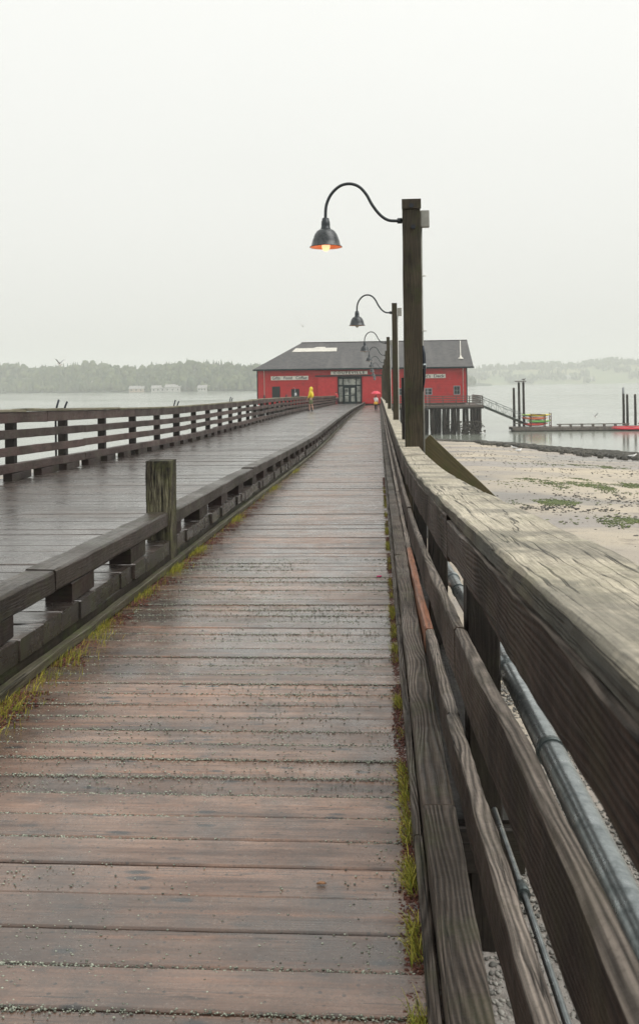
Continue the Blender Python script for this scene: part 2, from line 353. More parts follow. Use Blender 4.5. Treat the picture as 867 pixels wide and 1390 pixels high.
M['gangway'] = flat('gangway_metal', (.12, .15, .14), .5, .4, .2)
M['gull'] = flat('white_gull_feathers', (.78, .77, .74), .7, 0, .08); M['gullwing'] = flat('grey_gull_wing_feathers', (.52, .53, .53), .7, 0, .15)
M['darkbird'] = flat('dark_bird_feathers', (.05, .045, .04), .7, 0, .15); M['beak'] = flat('yellow_beak', (.55, .35, .05), .5)
M['skin'] = flat('skin', (.55, .32, .24), .5, 0, .08); M['ycoat'] = flat('yellow_raincoat', (.80, .60, .02), .4, 0, .1, 5)
M['khaki'] = flat('khaki_green_shorts', (.20, .22, .11), .7); M['boot'] = flat('dark_boots', (.03, .02, .03), .5)
M['wcoat'] = flat('white_jacket', (.75, .73, .70), .6, 0, .08); M['ybag'] = flat('orange_yellow_fabric', (.85, .48, .06), .6, 0, .15)
M['navy'] = flat('navy_trousers', (.02, .03, .05), .6); M['umb'] = flat('red_umbrella_fabric', (.75, .05, .09), .5, 0, .1); M['rcoat'] = flat('red_coat', (.62, .02, .03), .5)
M['hair'] = flat('brown_hair', (.05, .03, .02), .6)

# ------------------------------------------------------------------ world, sun, camera, render
w = bpy.data.worlds.new('World'); scene.world = w; w.use_nodes = True; nt = w.node_tree; nt.nodes.clear()
SUN_EL, SUN_AZ = R(58), R(105)     # azimuth measured clockwise from +Y
sky = nt.nodes.new('ShaderNodeTexSky'); sky.sky_type = 'NISHITA'; sky.sun_disc = False; sky.sun_elevation = SUN_EL; sky.sun_rotation = SUN_AZ
sky.air_density = 2; sky.dust_density = 6
hs = nt.nodes.new('ShaderNodeHueSaturation'); hs.inputs['Saturation'].default_value = .12; nt.links.new(sky.outputs[0], hs.inputs['Color'])
b1 = nt.nodes.new('ShaderNodeBackground'); b1.inputs[1].default_value = .05; nt.links.new(hs.outputs[0], b1.inputs[0])
tc = nt.nodes.new('ShaderNodeTexCoord'); nz = nt.nodes.new('ShaderNodeTexNoise'); nz.inputs['Scale'].default_value = 1.6; nz.inputs['Detail'].default_value = 3
nt.links.new(tc.outputs['Generated'], nz.inputs['Vector'])
mx = nt.nodes.new('ShaderNodeMix'); mx.data_type = 'RGBA'; nt.links.new(nz.outputs['Fac'], mx.inputs[0])
mx.inputs[6].default_value = (.70, .705, .67, 1); mx.inputs[7].default_value = (.77, .772, .735, 1)
b2 = nt.nodes.new('ShaderNodeBackground'); nt.links.new(mx.outputs[2], b2.inputs[0])
sx_ = nt.nodes.new('ShaderNodeSeparateXYZ'); nt.links.new(tc.outputs['Generated'], sx_.inputs[0])
mm = nt.nodes.new('ShaderNodeMapRange'); mm.inputs[1].default_value = 0; mm.inputs[2].default_value = 1; mm.inputs[3].default_value = .95; mm.inputs[4].default_value = 1.34
nt.links.new(sx_.outputs[2], mm.inputs[0]); nt.links.new(mm.outputs[0], b2.inputs[1])
ad = nt.nodes.new('ShaderNodeAddShader'); nt.links.new(b1.outputs[0], ad.inputs[0]); nt.links.new(b2.outputs[0], ad.inputs[1])
wo = nt.nodes.new('ShaderNodeOutputWorld'); nt.links.new(ad.outputs[0], wo.inputs[0])
sl = bpy.data.lights.new('sun', 'SUN'); sl.energy = 1.5; sl.angle = R(50); sl.color = (1, .96, .9); so = bpy.data.objects.new('sun', sl); C.objects.link(so)
sd = Vector((math.sin(SUN_AZ)*math.cos(SUN_EL), math.cos(SUN_AZ)*math.cos(SUN_EL), math.sin(SUN_EL)))
so.rotation_euler = sd.to_track_quat('Z', 'Y').to_euler()

cam = bpy.data.cameras.new('camera'); co = bpy.data.objects.new('camera', cam); C.objects.link(co); scene.camera = co
cam.sensor_fit = 'VERTICAL'; cam.sensor_height = 36; cam.sensor_width = 24; cam.lens = 1264/1390*36; cam.shift_y = -174/1390
cam.clip_end = 6000; cam.clip_start = .05
cam.dof.use_dof = True; cam.dof.focus_distance = 5.; cam.dof.aperture_fstop = 13
co.matrix_world = Matrix.Translation((0, 0, EYE)) @ Matrix.Rotation(R(3.62), 4, 'Z') @ Matrix.Rotation(R(90), 4, 'X') @ Matrix.Rotation(R(-.75), 4, 'Z')
vs = scene.view_settings; vs.view_transform = 'Standard'; vs.look = 'None'; vs.exposure = 0; vs.gamma = 1
scene.render.engine = 'CYCLES'
scene.render.resolution_x = 638; scene.render.resolution_y = 1024
try: scene.cycles.volume_bounces = 2
except Exception: pass

# ------------------------------------------------------------------ beach, water, far land
def shore(x):
    if x > 21: return 76-.8*(x-21)
    if x > 6: return 99-1.53*(x-6)
    if x > -5: return 102-.27*(x+5)
    if x > -28: return 102+1.45*(x+5)
    return 68.6+.6*(x+28)
def beach_z(x, y):
    d = shore(x)-y + 2.2*mnoise.noise(Vector((x*.13, y*.05, 1)))
    z = .037*d if d > 0 else .06*d
    z = 2.75*(1-math.exp(-z/2.75))*1.18 if z > 0 else max(z, -2)
    return z + .05*mnoise.noise(Vector((x*.35, y*.35, 3))) + .012*mnoise.noise(Vector((x*1.7, y*1.7, 7)))
def grid(name, xs, ys, zf, mat):
    mb = MB(); nx = len(xs)
    for y in ys:
        for x in xs: mb.v.append((x, y, zf(x, y)))
    for j in range(len(ys)-1):
        for i in range(nx-1): mb.face((j*nx+i, j*nx+i+1, (j+1)*nx+i+1, (j+1)*nx+i), None, .5, True)
    o = mb.build(name, mat); return o
def sandmat():
    t = NT('wet_beach_sand'); p = t.pos(); n = t.noise(p, .16, 5, .6); n2 = t.noise(p, 1.1, 6, .65); peb = t.noise(p, 22, 4, .7)
    st = t.n('ShaderNodeMapping'); t.set(st.inputs['Vector'], p); st.inputs['Scale'].default_value = (.035, .26, .3); st.inputs['Rotation'].default_value = (0, 0, R(-14))
    band = t.noise(st.outputs[0], 1, 5, .6)
    col = t.mix(t.ramp(n, .4, .62), (.46, .395, .30), (.32, .285, .24))
    col = t.mix(t.ramp(band, .46, .58, 0, .85), col, (.24, .21, .19))
    col = t.mix(t.ramp(n2, .56, .70, 0, .6), col, (.16, .14, .115))
    vo = t.n('ShaderNodeTexVoronoi', feature='F1'); t.set(vo.inputs['Vector'], p); vo.inputs['Scale'].default_value = 14
    col = t.mix(t.ramp(vo.outputs['Distance'], .12, .26, .55, 0), col, vo.outputs['Color']) if False else col
    w_ = t.n('ShaderNodeSeparateColor'); t.set(w_.inputs[0], vo.outputs['Color'])
    col = t.mix(t.math('MULTIPLY', t.ramp(w_.outputs[0], .55, .6), t.ramp(vo.outputs['Distance'], .2, .35, .75, 0)), col, t.mix(w_.outputs[1], (.08, .075, .07), (.42, .40, .36)))
    pm = t.n('ShaderNodeMapping'); t.set(pm.inputs['Vector'], p); pm.inputs['Scale'].default_value = (.06, .17, .3); pm.inputs['Rotation'].default_value = (0, 0, R(-10))
    pool = t.ramp(t.noise(pm.outputs[0], 1.3, 4, .5), .54, .59)
    col = t.mix(t.math('MULTIPLY', pool, .75), col, (.17, .155, .14))
    t.bump(t.math('ADD', t.math('MULTIPLY', peb, .5), t.math('ADD', n2, t.ramp(vo.outputs['Distance'], 0, .5, .4, 0))), .5, .04)
    return t.fin(col, t.math('SUBTRACT', t.ramp(band, .42, .62, .75, .38), t.math('MULTIPLY', pool, .28)), .4)
xs = [-320, -200, -140, -100] + list(np.arange(-80, -30, 4)) + list(np.arange(-30, 44, .8)) + [44, 48, 52, 58, 64, 72, 84, 100, 140, 200, 320]
ys = [-90, -60, -40, -25, -15] + list(np.arange(-10, 30, 1.)) + list(np.arange(30, 112, .8)) + [114, 118, 126, 140]
tag(grid('beach', xs, ys, beach_z, sandmat()), 'wide wet sandy beach beside and under the pier', None, kind='structure')
def watermat():
    t = NT('calm_grey_water'); p = t.pos()
    mp = t.n('ShaderNodeMapping'); t.set(mp.inputs['Vector'], p); mp.inputs['Scale'].default_value = (.55, 1.3, 1)
    a = t.noise(mp.outputs[0], 1.1, 5, .6); b = t.noise(p, .02, 4, .55)
    t.bump(t.math('MULTIPLY', a, t.ramp(b, .35, .65, .35, 1.)), .12, .12)
    return t.fin(t.mix(b, (.17, .195, .165), (.25, .26, .22)), t.ramp(b, .35, .65, .10, .22), .6)
mb = MB(); mb.quad((-1450, -95, 0), (1450, -95, 0), (1450, 2150, 0), (-1450, 2150, 0)); tag(mb.build('water', watermat()), 'calm grey water of the cove', None, kind='structure')

FAR = {}
def hillf(pts_d, pts_h):      # polar terrain: distance of the shore and height over azimuth tangent
    return herm(pts_d), herm(pts_h)
def far_hill(name, t0, t1, dist, hgt, depth, mat, label, fields=False):
    mb = MB(); nt_, nd = 220, 14
    def zf(t, k):
        e = (k/(nd-1)); s = min(1, e*1.9); s = s*s*(3-2*s)
        return -.6+ s*hgt(t)*(.82+.22*mnoise.noise(Vector((t*18, e*2, 3)))+.10*mnoise.noise(Vector((t*60, e*4, 9)))) + (1.2 if k > 0 else 0)
    for k in range(nd):
        for i in range(nt_):
            t = t0+(t1-t0)*i/(nt_-1); d = dist(t)+depth*k/(nd-1); mb.v.append((t*d, d, zf(t, k)))
    for k in range(nd-1):
        for i in range(nt_-1): mb.face((k*nt_+i, k*nt_+i+1, (k+1)*nt_+i+1, (k+1)*nt_+i), None, .5, True)
    tag(mb.build(name, mat), label, None, kind='structure')
    return zf, nd
hl_d = herm([(-.8, 1150), (-.41, 980), (-.15, 860), (0, 900), (.12, 1300)]); hl_h = herm([(-.8, 29), (-.45, 27), (-.3, 24), (-.15, 22), (0, 15), (.07, 9), (.12, 2)])
hr_d = herm([(0, 1700), (.1, 1720), (.4, 1780), (.6, 1700)]); hr_h = herm([(0, 32), (.09, 31), (.13, 34), (.17, 39), (.25, 43), (.33, 40), (.6, 42)])
M['hillL'] = flat('wooded_hill_ground', (.05, .075, .045), .9, 0, .3, .02); M['hillR'] = flat('field_and_wood_ground', (.09, .13, .05), .9, 0, .3, .006, col2=(.26, .25, .13))
zL, nd = far_hill('far_wooded_hills', -.8, .12, hl_d, hl_h, 170, M['hillL'], 'low wooded hills across the water left of the building')
zR, _ = far_hill('far_field_hills', 0, .6, hr_d, hr_h, 330, M['hillR'], 'hazy hills with fields across the water on the right')
def forest(name, zf, dist, depth, t0, t1, n, hmin, hmax, mat, label, emin=0.02, fn=None):
    mb = MB(); rng = random.Random(5)
    for i in range(n):
        t = rng.uniform(t0, t1); e = rng.uniform(emin, .62)
        if fn and not fn(t, e, rng): continue
        d = dist(t)+depth*e; z = zf(t, e*(nd-1)); x = t*d; h = rng.uniform(hmin, hmax)
        cl = mnoise.noise(Vector((t*40, e*6, 0))); h *= 1+.3*cl
        if rng.random() < .55:
            w_ = h*rng.uniform(.16, .24)
            for (za, zb, wa) in ((.1, .6, 1.), (.4, .85, .7), (.65, 1.08, .42)):
                b0 = len(mb.v); n_ = 5; ph = rng.random()*6
                for k in range(n_): mb.v.append((x+wa*w_*math.cos(ph+k*6.283/n_), d+wa*w_*math.sin(ph+k*6.283/n_), z+h*za))
                mb.v.append((x, d, z+h*zb)); r_ = rng.random()
                for k in range(n_): mb.face((b0+k, b0+(k+1) % n_, b0+n_), None, r_)
        else:
            r_ = rng.random()
            for q in range(2): mb.blob((x+rng.uniform(-1, 1)*h*.2, d, z+h*(.35+.2*q)), h*.3, h*.3, h*.35, 6, 4, r_, .3)
    t_ = NT(mat); c = t_.mix(t_.rnd(), (.025, .045, .022), (.10, .12, .05)); m = t_.fin(c, .9, .1)
    tag(mb.build(name, m), label, 'forest', kind='stuff')
forest('far_forest', zL, hl_d, 170, -.75, .10, 5200, 6, 12, 'mixed_forest_foliage', 'misty mixed forest covering the far hills left of the building')
forest('far_hedge_woods', zR, hr_d, 330, .02, .45, 2600, 8, 15, 'hazy_wood_foliage', 'hazy strips of wood among far fields on the right', .02,
       lambda t, e, rng: (e > .42 or mnoise.noise(Vector((t*30, e*9, 4))) > .12))
def house(t, e, dist, depth, zf, wx, h, lab, wallm, rz=0):
    d = dist(t)+depth*e; z = zf(t, e*(nd-1)); o = thing('far_house', lab, 'house', (t*d, d, z-.5), rz)
    mb = MB(); mb.box(-wx/2, wx/2, -4, 4, 0, h+.5, .01); mb.build('wall', wallm, o)
    mb = MB(); a = wx/2+.5
    mb.loft([[(-a, -4.6, h+.4), (-a, 4.6, h+.4), (-a, 0, h+3.2)], [(a, -4.6, h+.4), (a, 4.6, h+.4), (a, 0, h+3.2)]], smooth=False); mb.build('roof', M['farroof'], o)
    for k in range(3): x = -wx/2+wx*(k+.5)/3; mb = MB(); mb.box(x-.6, x+.6, -4.06, -3.98, 1.4, 2.8, .01); mb.build('window', M['glass'], o)
M['farroof'] = flat('far_roof_grey', (.30, .29, .28), .8, 0, .1); M['farwhite'] = flat('white_far_wall', (.5, .5, .47), .7, 0, .03); M['fartan'] = flat('tan_far_wall', (.45, .36, .28), .7, 0, .05)
for a in [(-.238, .015, 13, 3.2, 'long white house on the far left shore, left one of the pair'), (-.222, .02, 15, 4, 'tall white house on the far left shore, right one of the pair'),
          (-.19, .012, 8, 3, 'small white house at the far shoreline just left of the red building')]:
    house(a[0], a[1], hl_d, 170, zL, a[2], a[3], a[4], M['farwhite'])
house(-.262, .012, hl_d, 170, zL, 14, 3, 'low tan house among trees on the far left shore', M['fartan'])
house(-.31, .2, hl_d, 170, zL, 7, 3, 'tan house high in the far forest left of the shore houses', M['fartan'])
for a in [(.198, .16, 16, 5, 'large white farmhouse on the hazy right hill'), (.209, .17, 12, 4, 'white barn right of the large farmhouse on the hazy hill'), (.222, .12, 10, 4, 'small white house low on the hazy right hill slope')]:
    house(a[0], a[1], hr_d, 330, zR, a[2], a[3], a[4], M['farwhite'])

# haze
mb = MB(); X0, X1, Y0, Y1, Z0, Z1 = -1600, 1600, -120, 2300, -3.2, 75
vv = [(X0, Y0, Z0), (X1, Y0, Z0), (X1, Y1, Z0), (X0, Y1, Z0), (X0, Y0, Z1), (X1, Y0, Z1), (X1, Y1, Z1), (X0, Y1, Z1)]
mb.v = vv
for f in [(0, 3, 2, 1), (4, 5, 6, 7), (0, 1, 5, 4), (1, 2, 6, 5), (2, 3, 7, 6), (3, 0, 4, 7)]: mb.face(f)
hm = bpy.data.materials.new('rainy_haze'); hm.use_nodes = True; hm.node_tree.nodes.clear()
pv = hm.node_tree.nodes.new('ShaderNodeVolumePrincipled'); pv.inputs['Color'].default_value = (.93, .95, .93, 1); pv.inputs['Density'].default_value = .0006; pv.inputs['Anisotropy'].default_value = 0.
hout = hm.node_tree.nodes.new('ShaderNodeOutputMaterial'); hm.node_tree.links.new(pv.outputs[0], hout.inputs['Volume'])
tag(mb.build('haze', hm), 'pale rainy haze filling the air over the water', 'haze', kind='stuff')

# ------------------------------------------------------------------ pier decks
UP = Vector((0, 0, 1)); YV = Vector((0, 1, 0)); XV = Vector((1, 0, 0))
XL, XR = -1.59, .192
mb = MB(); y = -3.; SEAMS = []
while y < 111.9:
    SEAMS.append(y)
    wd = random.choice((.150, .150, .155, .145)); near = y < 9; gap = random.uniform(.003, .0065)
    seg = 30 if (0 < y < 5) else (10 if near else 1)
    z = deck(y+wd/2); dz = random.uniform(-.003, .003); tl = random.uniform(-.002, .002)
    sl_ = (deck(y+wd)-deck(y))/wd
    U = Vector((0, -sl_, 1)).normalized(); S = Vector((0, 1, sl_)).normalized()
    path = [(XL+(XR-XL)*i/seg, y+wd/2, z-.02+dz+tl*(i/seg-.5)*2) for i in range(seg+1)]
    mb.sweep(path, S*-1, U, wd-gap, .04, .005 if near else .002, .0022 if near else 0)
    y += wd
tag(mb.build('walkway', M['walk']), 'wet brown plank walkway along the right side of the pier', None, kind='structure')
mb = MB(); y = -3.; RX0, RX1 = -5.45, -1.60
while y < 111.9:
    wd = random.choice((.27, .29, .28)); near = 2 < y < 14
    seg = 14 if near else 1; z = road(y+wd/2)+random.uniform(-.004, .004); sl_ = (deck(y+wd)-deck(y))/wd
    U = Vector((0, -sl_, 1)).normalized(); S = Vector((0, 1, sl_)).normalized(); xe = RX1+random.uniform(-.02, .012)
    path = [(RX0+(xe-RX0)*i/seg, y+wd/2, z-.05) for i in range(seg+1)]
    mb.sweep(path, S*-1, U, wd-random.uniform(.006, .014), .10, .008 if near else .003, .004 if near else 0)
    y += wd
roadway = tag(mb.build('roadway', M['road']), 'wide wet plank roadway of the pier left of the kerb rail', None, kind='structure')
def ys_seg(a, b):
    out = [a]; y = a
    while y < b:
        st = .05 if y < 3 else .1 if y < 8 else .3 if y < 20 else 1.2
        y = min(b, y+st); out.append(y)
    return out
def yboard(name, mat, parent, x0, x1, top, bot, a, b, bev=.006, jit=.0, rag=0, dz=0, r=None):
    """board running along the pier between a and b; top/bot give heights"""
    Y = ys_seg(a, b); path = [((x0+x1)/2, y, (top(y)+bot(y))/2+dz) for y in Y]
    mb = MB(); h = top((a+b)/2)-bot((a+b)/2)
    mb.sweep(path, XV, UP, x1-x0, h, bev, jit if a < 14 else 0, r, rag=rag if a < 14 else 0)
    return mb.build(name, mat, parent)
a = -3
while a < 111:
    b = min(111.8, a+5.6)
    yboard('edge_beam', M['mossy'], roadway, -1.70, -1.615, lambda y: road(y)-.104, lambda y: deck(y)-.16, a, b-.01, .006, .004)
    a = b
walkway = bpy.data.objects['walkway']
a = -3
while a < 111:
    b = min(111.8, a+4.9)
    yboard('trim_strip', M['trim'], walkway, -1.612, -1.565, lambda y: deck(y)+.05, lambda y: deck(y)+.003, a, b-.01, .006, .003, .006)
    a = b
# stringers below
for i, (xa, nm) in enumerate(((-5.1, 'stringer'), (-3.4, 'stringer'), (-1.2, 'stringer'), (-.1, 'stringer'))):
    yboard(nm, M['pile'], roadway, xa-.1, xa+.1, lambda y: deck(y)-.06, lambda y: deck(y)-.36, -3, 111.5, .006)
# pile bents
proto = None
for i in range(21):
    y = 3.9+5.45*i
    if y > 106: break
    zt = deck(y)-.38; zb = beach_z(-2, y)-.6
    o = thing('pile_bent', 'dark timber pile bent carrying the pier deck', 'pile bent', (0, y, 0), 0, 'pile bents under the pier')
    mb = MB(); mb.bar((-5.6, 0, zt-.16), (.42, 0, zt-.16), .28, .32); mb.build('cap_beam', M['pile'], o)
    for x in (-5.0, -2.4, 0.0):
        mb = MB(); mb.tube([(x, 0, zb-.6), (x+.02, 0, (zb+zt)/2), (x, 0, zt-.3)], [.17, .16, .15], 12); mb.build('pile', M['pile'], o)

# ------------------------------------------------------------------ right railing
rr = thing('right_railing', 'long weathered timber railing with bleached cap along the right edge of the walkway', 'railing', (0, 0, 0))
rail_ys = [2.9+2.18*i for i in range(-2, 50)]
def segs(a, b, L, off=0, rv=0):
    out = []; y = a
    while y < b-.5:
        e = min(b, y+L+random.uniform(-rv, rv)); out.append((y, e)); y = e
    return out
END = 111.6
for (a, b) in [(-1.4, 3.48), (3.48, 7.9), (7.9, 12.3)]+segs(12.3, END, 4.36):
    yboard('cap_board', M['cap'], rr, .203, .398, lambda y: cap(y), lambda y: cap(y)-.042, a, b-.006, .008, .007, .006, random.uniform(-.004, .004))
for (a, b) in [(-1.4, 2.92), (2.92, 7.27)]+segs(7.27, END, 4.36):
    hh = lambda y: .162+min(.03, max(0, y-2)*.012)
    yboard('upper_board', M['rail'], rr, .205, .243, lambda y: cap(y)-.044, lambda y: cap(y)-hh(y), a, b-.008, .005, .005, .006, 0)
R2 = lambda y: EYE-(_capn(y)+_r2(y)) if y < 25 else cap(y)-.38
for (a, b) in [(-1.4, 2.7), (2.7, 7.27)]+segs(7.27, END, 4.36):
    yboard('middle_board', M['rail'], rr, .207, .240, R2, lambda y: R2(y)-.150, a, b-.012, .008, .005, .005, random.uniform(-.004, .004))
R1 = lambda y: R2(y)-.305
for i, (a, b) in enumerate([(-1.4, 2.9), (2.9, 4.25), (4.25, 7.2)]+segs(7.2, END, 4.36)):
    yboard('lower_board', M['fresh'] if i == 2 else M['rail'], rr, .197, .236, R1, lambda y: R1(y)-.118, a, b-.012, .007, .007, .007 if i != 2 else .004, random.uniform(-.006, .006))
    if i == 2: bpy.context.view_layer.update(); [o for o in bpy.data.objects if o.name.startswith('lower_board')][-1]['label'] = 'fresh orange replacement board'
for (a, b) in [(-1.4, 2.55), (2.55, 6.9)]+segs(6.9, END, 4.36):
    yboard('bottom_beam', M['beamtop'], rr, .106, .193, lambda y: deck(y)+.115, lambda y: deck(y)+.004, a, b-.008, .008, .005, .006)
for (a, b) in [(-1.4, 2.52), (2.52, 5.0)]+segs(5.0, END, 4.9):
    yboard('kick_strip', M['beamtop'], rr, .079, .1035, lambda y: deck(y)+.045, lambda y: deck(y)+.004, a, b-.008, .005, .003, .004)
for y in rail_ys:
    if y > END: break
    mb = MB(); mb.bar((.307, y, deck(y)-.45), (.307, y, cap(y)-.044), .10, .115, up=(0, 1, 0)); mb.build('post', M['post'], rr)
    mb = MB(); mb.bar((.193, y, deck(y)-.14), (.42, y, deck(y)-.14), .14, .14); mb.build('outrigger', M['post'], rr)

for (a, b) in [(2.86, 7.2)]+segs(7.2, END, 5.2):
    yboard('wale', M['post'], rr, .20, .40, lambda y: deck(y)-.06, lambda y: deck(y)-.30, a, b-.01)
# conduit along the rail
cd = thing('conduit_pipe', 'galvanised steel conduit pipe running behind the right railing boards', 'pipe', (0, 0, 0))
mb = MB(); _pz = herm([(-1.4, .85), (1.93, .89), (3.04, .925), (4.6, 1.07), (7, 1.22), (10, 1.32), (20, 1.5), (40, 1.72)]); pz = lambda y: EYE-_pz(y)
mb.tube([(.405, y, pz(y)) for y in ys_seg(-1.4, 40)[::2]], .033, 20); mb.build('tube', M['galv'], cd)
for y in (1.05, 2.28, 3.55, 4.9, 6.5, 8.2):
    mb = MB(); sl_ = (pz(y+.05)-pz(y))/.05
    mb.tube([(.405, y-.012, pz(y-.012)), (.405, y+.012, pz(y+.012))],   .037, 20); mb.build('clamp_ring', M['clamp'], cd)
for y in (3.0, 5.3):
    mb = MB(); mb.tube([(.405, y, pz(y)), (.405, y+.09, pz(y+.09))],   .041, 20); mb.build('coupling', M['galv'], cd)
cd2 = thing('thin_pipe', 'thin pale pipe running low behind the right railing', 'pipe', (0, 0, 0))
mb = MB(); mb.tube([(.257, y, R1(y)-.04) for y in np.arange(-1.4, 2.3, .15)], .007, 10); mb.build('tube', M['galv'], cd2)
mb = MB(); mb.tube([(.257, 1.75, R1(1.75)-.04), (.257, 1.79, R1(1.79)-.04)], .013, 10); mb.build('coupling', M['clamp'], cd2)
cb = MB(); cb.tube([(.30+.02*math.sin(t*3), 1.30+.10*math.sin(t*6.28), EYE-1.06+.07*math.cos(t*6.28)) for t in np.linspace(0, .8, 16)], .012, 10)
tag(cb.build('cable_loop', M['clamp']), 'short dark cable loop hanging behind the lowest railing board', 'cable')

# ------------------------------------------------------------------ kerb (bull) rail and its stump
kr = thing('kerb_rail', 'low timber kerb rail on blocks between the roadway and the walkway', 'kerb rail')
BT = lambda y: deck(y)+.415; BB = lambda y: deck(y)+.302
for (a, b) in [(-3, .4), (.4, 4.55), (4.55, 7.05), (7.32, 11.9)]+segs(11.9, 111.4, 5.2):
    yboard('rail_beam', M['bull'], kr, -1.775, -1.615, BT, BB, a, b-.012, .012, .006, .008, random.uniform(-.006, .006))
y = 4.82-1.17*4
while y < 111:
    mb = MB(); z = road(y+.2); mb.box(-1.77, -1.625, y, y+.38, z+.001, BB(y+.2)+.004, .006); mb.build('block', M['block'], kr)
    y += 1.17
st = MB(); X0_, X1_ = -1.80, -1.60
path = [(-1.70, 7.18, deck(7.18)-.05+(.86)*i/30) for i in range(31)]
st.sweep(path, XV, Vector((0, 1, 0)), .20, .20, .014, .007, .4, rag=.004)
tag(st.build('stump_post', M['bollard']), 'square split mossy timber post standing in the kerb rail, much thicker than the rail', 'post')

# ------------------------------------------------------------------ left fence
lf = thing('left_fence', 'long reddish brown timber fence along the left edge of the pier roadway', 'fence')
FX = -5.1
FT = lambda y: road(y)+1.0+.012*math.sin(y*.9)
rows = [('cap_board', 'fencecap', -.02, .20, 1.00, .96), ('upper_board', 'fence', 0, .04, .958, .80), ('rail_board', 'fence', 0, .045, .71, .585), ('rail_board', 'fence', 0, .045, .48, .355), ('rail_board', 'fence', 0, .12, .23, .105)]
for (nm, m_, a0, a1, tp, bt) in rows:
    for (a, b) in segs(-1.5, 111.4, 4.9 if nm == 'cap_board' else 4.36 if bt < .8 else 5.2):
        dz = random.uniform(-.012, .012); r_ = random.random()
        yboard(nm, M[m_], lf, FX-a1, FX-a0, lambda y: road(y)+tp, lambda y: road(y)+bt, a, b-.015, .006, .004, .008, dz, r_)
y = 12.93-2.18*6
while y < 111.4:
    mb = MB(); mb.bar((FX-.115, y, road(y)-.5), (FX-.115, y, road(y)+.955), .13, .13, up=(0, 1, 0)); mb.build('post', M['post'], lf); y += 2.18
y = 13.25-1.09*11
while y < 111:
    L = random.uniform(.5, .75); mb = MB(); mb.box(FX-.125, FX+.005, y, y+L, road(y+L/2)+.001, road(y+L/2)+.108, .006); mb.build('block', M['block'], lf); y += 1.14
for k, yy in enumerate((15.45, 24.4, 33.6, 43.5, 54)):
    o = thing('ladder_handles', ('pair of black iron ladder handles rising above the fence, '+('nearest the camera' if k == 0 else 'second pair from the camera' if k == 1 else 'third pair from the camera' if k == 2 else 'fourth pair from the camera' if k == 3 else 'pair nearest the red building')), 'ladder handles', (FX-.26, yy, road(yy)), 0, 'iron handles above the left fence')
    for s in (-.21, .21):
        mb = MB(); mb.tube([(-.02, s, -.9), (-.02, s, .95), (.0, s+.01, 1.04), (.03, s+.03, 1.12+(.04 if s < 0 else 0))], .018, 8); mb.build('handle', M['bolt'], o)
    mb = MB()
    for q in range(4): mb.tube([(-.02, -.21, .7-q*.35), (-.02, .21, .7-q*.35)], .012, 8)
    mb.build('rungs', M['bolt'], o)

